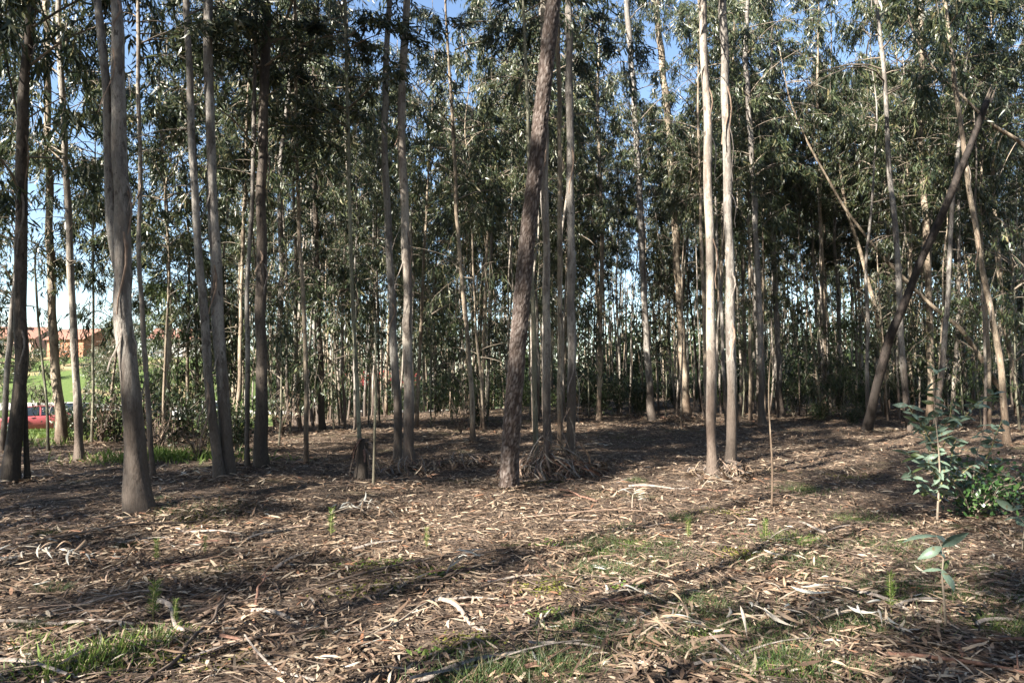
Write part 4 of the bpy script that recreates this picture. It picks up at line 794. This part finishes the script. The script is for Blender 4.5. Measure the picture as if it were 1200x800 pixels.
def stump():
    b = ground_at(425, 560); o = empty('tree_stump', b); tag(o, 'dark broken stump draped with drooping rusty bark', 'stump'); g = Geo()
    P = trunk_geo(g, np.array([[0, 0, -.05], [.01, 0, .25], [0, .02, .5], [.02, .02, .62]]), [.11, .09, .085, .06], 12, 5, 1.3, .06, .2); link('trunk', g.mesh('trunk', 'bark_dark'), o); q = np.random.default_rng(6)
    for k in range(26):
        a = q.uniform(0, 6.28); u = np.linspace(0, 1, 8); out = .04 + .24 * q.random() ** 2; L = q.uniform(.2, .62); C = np.stack([math.cos(a) * (.05 + out * u), math.sin(a) * (.05 + out * u), q.uniform(.4, .62) + .08 * np.sin(u * 2.2) - L * u ** 1.5 * .9 + q.normal(0, .012, 8)], 1)
        g = Geo(); ribbon(g, C, q.uniform(.012, .03) * (1 - .5 * u), np.array([-math.sin(a), math.cos(a), .2]), 0, .4); link('bark_strip', g.mesh('bark_strip', ['strip_red', 'twig', 'strip', 'bark_dark'][k % 4]), o)
stump()

# ------------------------------------------------------------------ beyond the meadow: cars, houses, shed
M['car_red'] = plain('car_red', (.36, .085, .09), .25, 0, .03, 2, .5); M['car_white'] = plain('car_white', (0.562, 0.562, 0.555), .25, 0, .03, 2, .5); M['car_dark'] = plain('car_dark', (0.022, 0.030, 0.053), .25, 0, .05, 2, .5)
M['glass'] = plain('car_glass', (.02, .025, .03), .05, 0, .05, 2, .8); M['rubber'] = plain('tyre_rubber', (.02, .02, .02), .8); M['alloy'] = plain('alloy', (.55, .55, .56), .3, .8, .05); M['lamp'] = plain('lamp_glass', (.75, .75, .7), .15); M['lamp_red'] = plain('lamp_red', (.5, .02, .02), .2)
M['render_pink'] = plain('pink_render', (0.465, 0.300, 0.240), .9, 0, .08); M['render_white'] = plain('white_render', (0.585, 0.578, 0.555), .9, 0, .06); M['tile'] = plain('terracotta_tile', (.20, .10, .072), .85, 0, .35, 2.5); M['brick'] = plain('orange_brick', (0.338, 0.150, 0.090), .9, 0, .2, 4); M['frame'] = plain('window_frame', (0.525, 0.510, 0.480), .5); M['pane'] = plain('window_pane', (0.030, 0.038, 0.045), .1, 0, .1, 2, .7); M['roof_red'] = plain('red_sheet_roof', (0.300, 0.053, 0.045), .6, 0, .15)
def loft(g, rows, mi=0):
    rows = np.array(rows, float); k, m, _ = rows.shape; i = np.arange(k - 1)[:, None] * m + np.arange(m - 1)[None]
    f = np.stack([i, i + 1, i + m + 1, i + m], -1).reshape(-1, 4); loops = list(f.ravel()) + list(range(m - 1, -1, -1)) + list(range((k - 1) * m, k * m)); g.put(rows.reshape(-1, 3), np.array(loops), [4] * len(f) + [m, m], mi)
def car(loc, rz, paint, label, group=None):
    o = empty('parked_car', loc, rz); tag(o, label, 'car', group)       # length along x, nose at -x
    def section(x, zb, zt, hw, sh=.1): return [(x, -hw + .06, zb), (x, -hw, zb + .12), (x, -hw, zt - sh), (x, -hw + .1, zt), (x, hw - .1, zt), (x, hw, zt - sh), (x, hw, zb + .12), (x, hw - .06, zb), (x, -hw + .06, zb)]
    g = Geo(); loft(g, [section(-2.0, .34, .62, .66), section(-1.93, .26, .72, .76), section(-1.5, .2, .82, .82), section(-.95, .2, .92, .83), section(0, .2, .96, .84), section(1.3, .2, .98, .83), section(1.8, .22, .96, .8), section(1.95, .32, .88, .74)]); link('body', g.mesh('body', paint), o)
    def cab(x, z, hw): return [(x, -hw, z), (x, hw, z)]
    g = Geo(); g.put([(-.55, -.52, 1.40), (-.55, .52, 1.40), (.2, .56, 1.46), (.2, -.56, 1.46), (1.15, .54, 1.42), (1.15, -.54, 1.42), (-.55, -.52, 1.44), (-.55, .52, 1.44), (.2, .56, 1.5), (.2, -.56, 1.5), (1.15, .54, 1.46), (1.15, -.54, 1.46)],
                     np.array([[6, 9, 8, 7], [9, 11, 10, 8], [0, 1, 2, 3], [3, 2, 4, 5], [0, 3, 9, 6], [3, 5, 11, 9], [1, 7, 8, 2], [2, 8, 10, 4], [0, 6, 7, 1], [5, 4, 10, 11]]), [4] * 10); link('roof', g.mesh('roof', paint, False), o)
    def pane(nm, pts): g = Geo(); g.put(pts, np.arange(4), [4]); link(nm, g.mesh(nm, 'glass', False), o)
    pane('windshield', [(-1.1, -.72, .92), (-1.1, .72, .92), (-.56, .52, 1.41), (-.56, -.52, 1.41)]); pane('rear_window', [(1.72, .7, .97), (1.72, -.7, .97), (1.16, -.54, 1.43), (1.16, .54, 1.43)])
    for s in (-1, 1):
        pane('window', [(-1.02, s * .76, .94), (.18, s * .78, .97), (.18, s * .565, 1.45), (-.52, s * .53, 1.41)]); pane('window', [(.26, s * .78, .97), (1.62, s * .74, .98), (1.13, s * .55, 1.42), (.26, s * .565, 1.45)])
        g = Geo()
        for x0, x1 in ((.18, .26), (-1.1, -1.02), (1.62, 1.72)):
            xt0, xt1 = {.18: (.18, .26), -1.1: (-.56, -.51), 1.62: (1.13, 1.17)}[x0]; g.put([(x0, s * .785, .95), (x1, s * .785, .95), (xt1, s * .57, 1.46), (xt0, s * .57, 1.46)], np.arange(4), [4])
        link('pillar', g.mesh('pillar', paint, False), o)
        g = Geo(); g.box((-.98, s * .86 - .07, .95), (-.86, s * .86 + .07, 1.07)); link('mirror', g.mesh('mirror', paint), o)
        g = Geo(); g.box((-1.99, s * .55 - .14, .58), (-1.86, s * .55 + .16, .72)); link('headlight', g.mesh('headlight', 'lamp'), o)
        g = Geo(); g.box((1.85, s * .62 - .1, .68), (1.965, s * .62 + .1, .9)); link('tail_light', g.mesh('tail_light', 'lamp_red'), o)
        g = Geo(); g.box((-.2, s * .842 - .01, .82), (0, s * .842 + .012, .85)); link('door_handle', g.mesh('door_handle', 'rubber'), o)
        for x in (-1.25, 1.2):
            a = np.arange(18) / 18 * 6.283; wh = empty('wheel', (x, s * .76, .3)); wh.parent = o; ring = lambda r, y: [(r * math.cos(t), y, r * math.sin(t)) for t in list(a) + [a[0]]]
            g = Geo(); loft(g, [ring(.19, -.1), ring(.28, -.105), ring(.305, -.07), ring(.305, .07), ring(.28, .105), ring(.19, .1)]); link('tyre', g.mesh('tyre', 'rubber'), wh); g = Geo(); loft(g, [ring(.195, -.112), ring(.05, -.125), ring(.05, .125), ring(.195, .112)]); link('rim', g.mesh('rim', 'alloy'), wh)
    g = Geo(); g.box((-2.03, -.6, .36), (-1.92, .6, .46)); link('bumper', g.mesh('bumper', 'rubber'), o); return o
def on(px, y): x = (px - 600) / 800 * y; return Vector((x, y, hz(x, y)))
car(on(44, 40), .62, 'car_red', 'red hatchback parked on the meadow beyond the pale trunks')
car(on(84, 44), .5, 'car_dark', 'dark blue car parked on the meadow behind the red one')
car(on(236, 50), .3, 'car_white', 'white car parked on the meadow before the brown bank')
def house(name, px, y, wdt, dep, wh, rh, rz, wall, roof, label, wins=3, chim=True, hip=.0):
    o = empty(name, on(px, y), rz); tag(o, label, 'house'); hw, hd = wdt / 2, dep / 2
    g = Geo(); g.box((-hw, -hd, -1.5), (hw, hd, wh)); g.put([(-hw, -hd, wh), (-hw, hd, wh), (-hw, 0, wh + rh), (hw, -hd, wh), (hw, hd, wh), (hw, 0, wh + rh)], np.array([0, 2, 1, 3, 4, 5]), [3, 3]); link('wall', g.mesh('wall', wall, False), o)
    g = Geo(); n = max(4, int(rh / .18)); e = .45
    for s in (-1, 1):                            # courses of tiles, each lapping the one below
        for k in range(n):
            a, b = k / n, (k + 1) / n + .02; yy = lambda t: s * (hd + e) * (1 - t); zz = lambda t: wh - .15 + (rh + .15) * t
            g.put([(-hw - e, yy(a), zz(a) + .09), (hw + e, yy(a), zz(a) + .09), (hw + e, yy(b), zz(b) + .05), (-hw - e, yy(b), zz(b) + .05), (-hw - e, yy(a), zz(a) - .02), (hw + e, yy(a), zz(a) - .02), (hw + e, yy(b), zz(b) - .02), (-hw - e, yy(b), zz(b) - .02)], np.array([[0, 1, 2, 3], [4, 7, 6, 5], [0, 4, 5, 1], [0, 3, 7, 4], [1, 5, 6, 2]]), [4] * 5)
    rf = link('roof', g.mesh('roof', roof, False), o)
    if chim:
        g = Geo(); g.box((.3, -hd * .5 - .35, wh + rh * .2), (1., -hd * .5 + .35, wh + rh + 1.1)); link('chimney', g.mesh('chimney', wall, False), rf); g = Geo(); g.box((.15, -hd * .5 - .5, wh + rh + 1.12), (1.15, -hd * .5 + .5, wh + rh + 1.35)); link('chimney_cap', g.mesh('chimney_cap', 'rubber', False), rf)
    for k in range(wins):
        x = -hw + wdt * (k + .5) / wins; z0, z1 = wh * .38, wh * .8
        wn_ = empty('window', (x, -hd, 0)); wn_.parent = o
        g = Geo(); g.box((-.5, -.03, z0), (.5, .05, z1)); link('pane', g.mesh('pane', 'pane', False), wn_); g = Geo()
        for lo, hi in (((-.6, -.08, z0 - .1), (-.5, .04, z1 + .1)), ((.5, -.08, z0 - .1), (.6, .04, z1 + .1)), ((-.5, -.08, z1), (.5, .04, z1 + .1)), ((-.5, -.1, z0 - .1), (.5, .04, z0)), ((-.04, -.06, z0), (.04, -.032, z1))): g.box(lo, hi)
        link('frame', g.mesh('frame', 'frame', False), wn_)
    x = hw * .15 + .9
    g = Geo(); g.box((x - .45, -hd - .06, 0), (x + .45, -hd - .004, 2.1)); link('door', g.mesh('door', 'twig', False), o)
house('house', 18, 104, 9.5, 8, 3.0, 1.8, .1, 'render_pink', 'tile', 'pink house with terracotta roof and capped chimney beyond the meadow', 3)
house('house', 96, 99, 6, 6, 2.6, 1.5, -.2, 'brick', 'tile', 'orange brick outbuilding with tiled roof between the far trees', 2, False)
house('house', 214, 104, 7, 6, 3.0, 1.6, .15, 'render_white', 'tile', 'white house with orange roof above the brown bank', 2, False)
house('house', 428, 84, 13, 7, 2.4, 1.7, .05, 'render_white', 'roof_red', 'long white shed with red roof glimpsed through the wood', 4, False)
house('house', 388, 78, 2.6, 4, 2.3, .8, .05, 'render_white', 'roof_red', 'small white hut beside the long shed glimpsed through the wood', 1, False)
# trees round the houses
q = np.random.default_rng(91)
for px, y, s, v in [(-20, 100, 1.6, 2), (58, 108, 2.0, 0), (70, 104, 1.5, 2), (85, 112, 2.2, 0), (125, 106, 2.4, 2), (150, 98, 2.6, 0), (172, 108, 2.4, 2), (192, 112, 2.2, 0), (232, 112, 2.8, 2), (250, 100, 3., 0), (270, 96, 3., 2), (10, 70, 1.3, 1), (35, 76, 1.4, 0), (60, 72, 1.2, 1), (75, 80, 1.6, 0), (110, 70, 1.8, 0), (130, 66, 1.6, 2), (155, 74, 1.9, 0), (300, 92, 2.8, 0), (330, 96, 3, 2), (-5, 82, 1.8, 0), (28, 84, .9, 1), (48, 86, 1., 1)]:
    put_pair('garden_tree', shrubs[v], on(px, y), px, s * 1.5, ['dark bushy tree beyond the meadow near the houses', 'light green bush beyond the meadow near the houses', 'tall dark tree beyond the meadow near the houses'][v], 'tree', 'trees round the far houses')
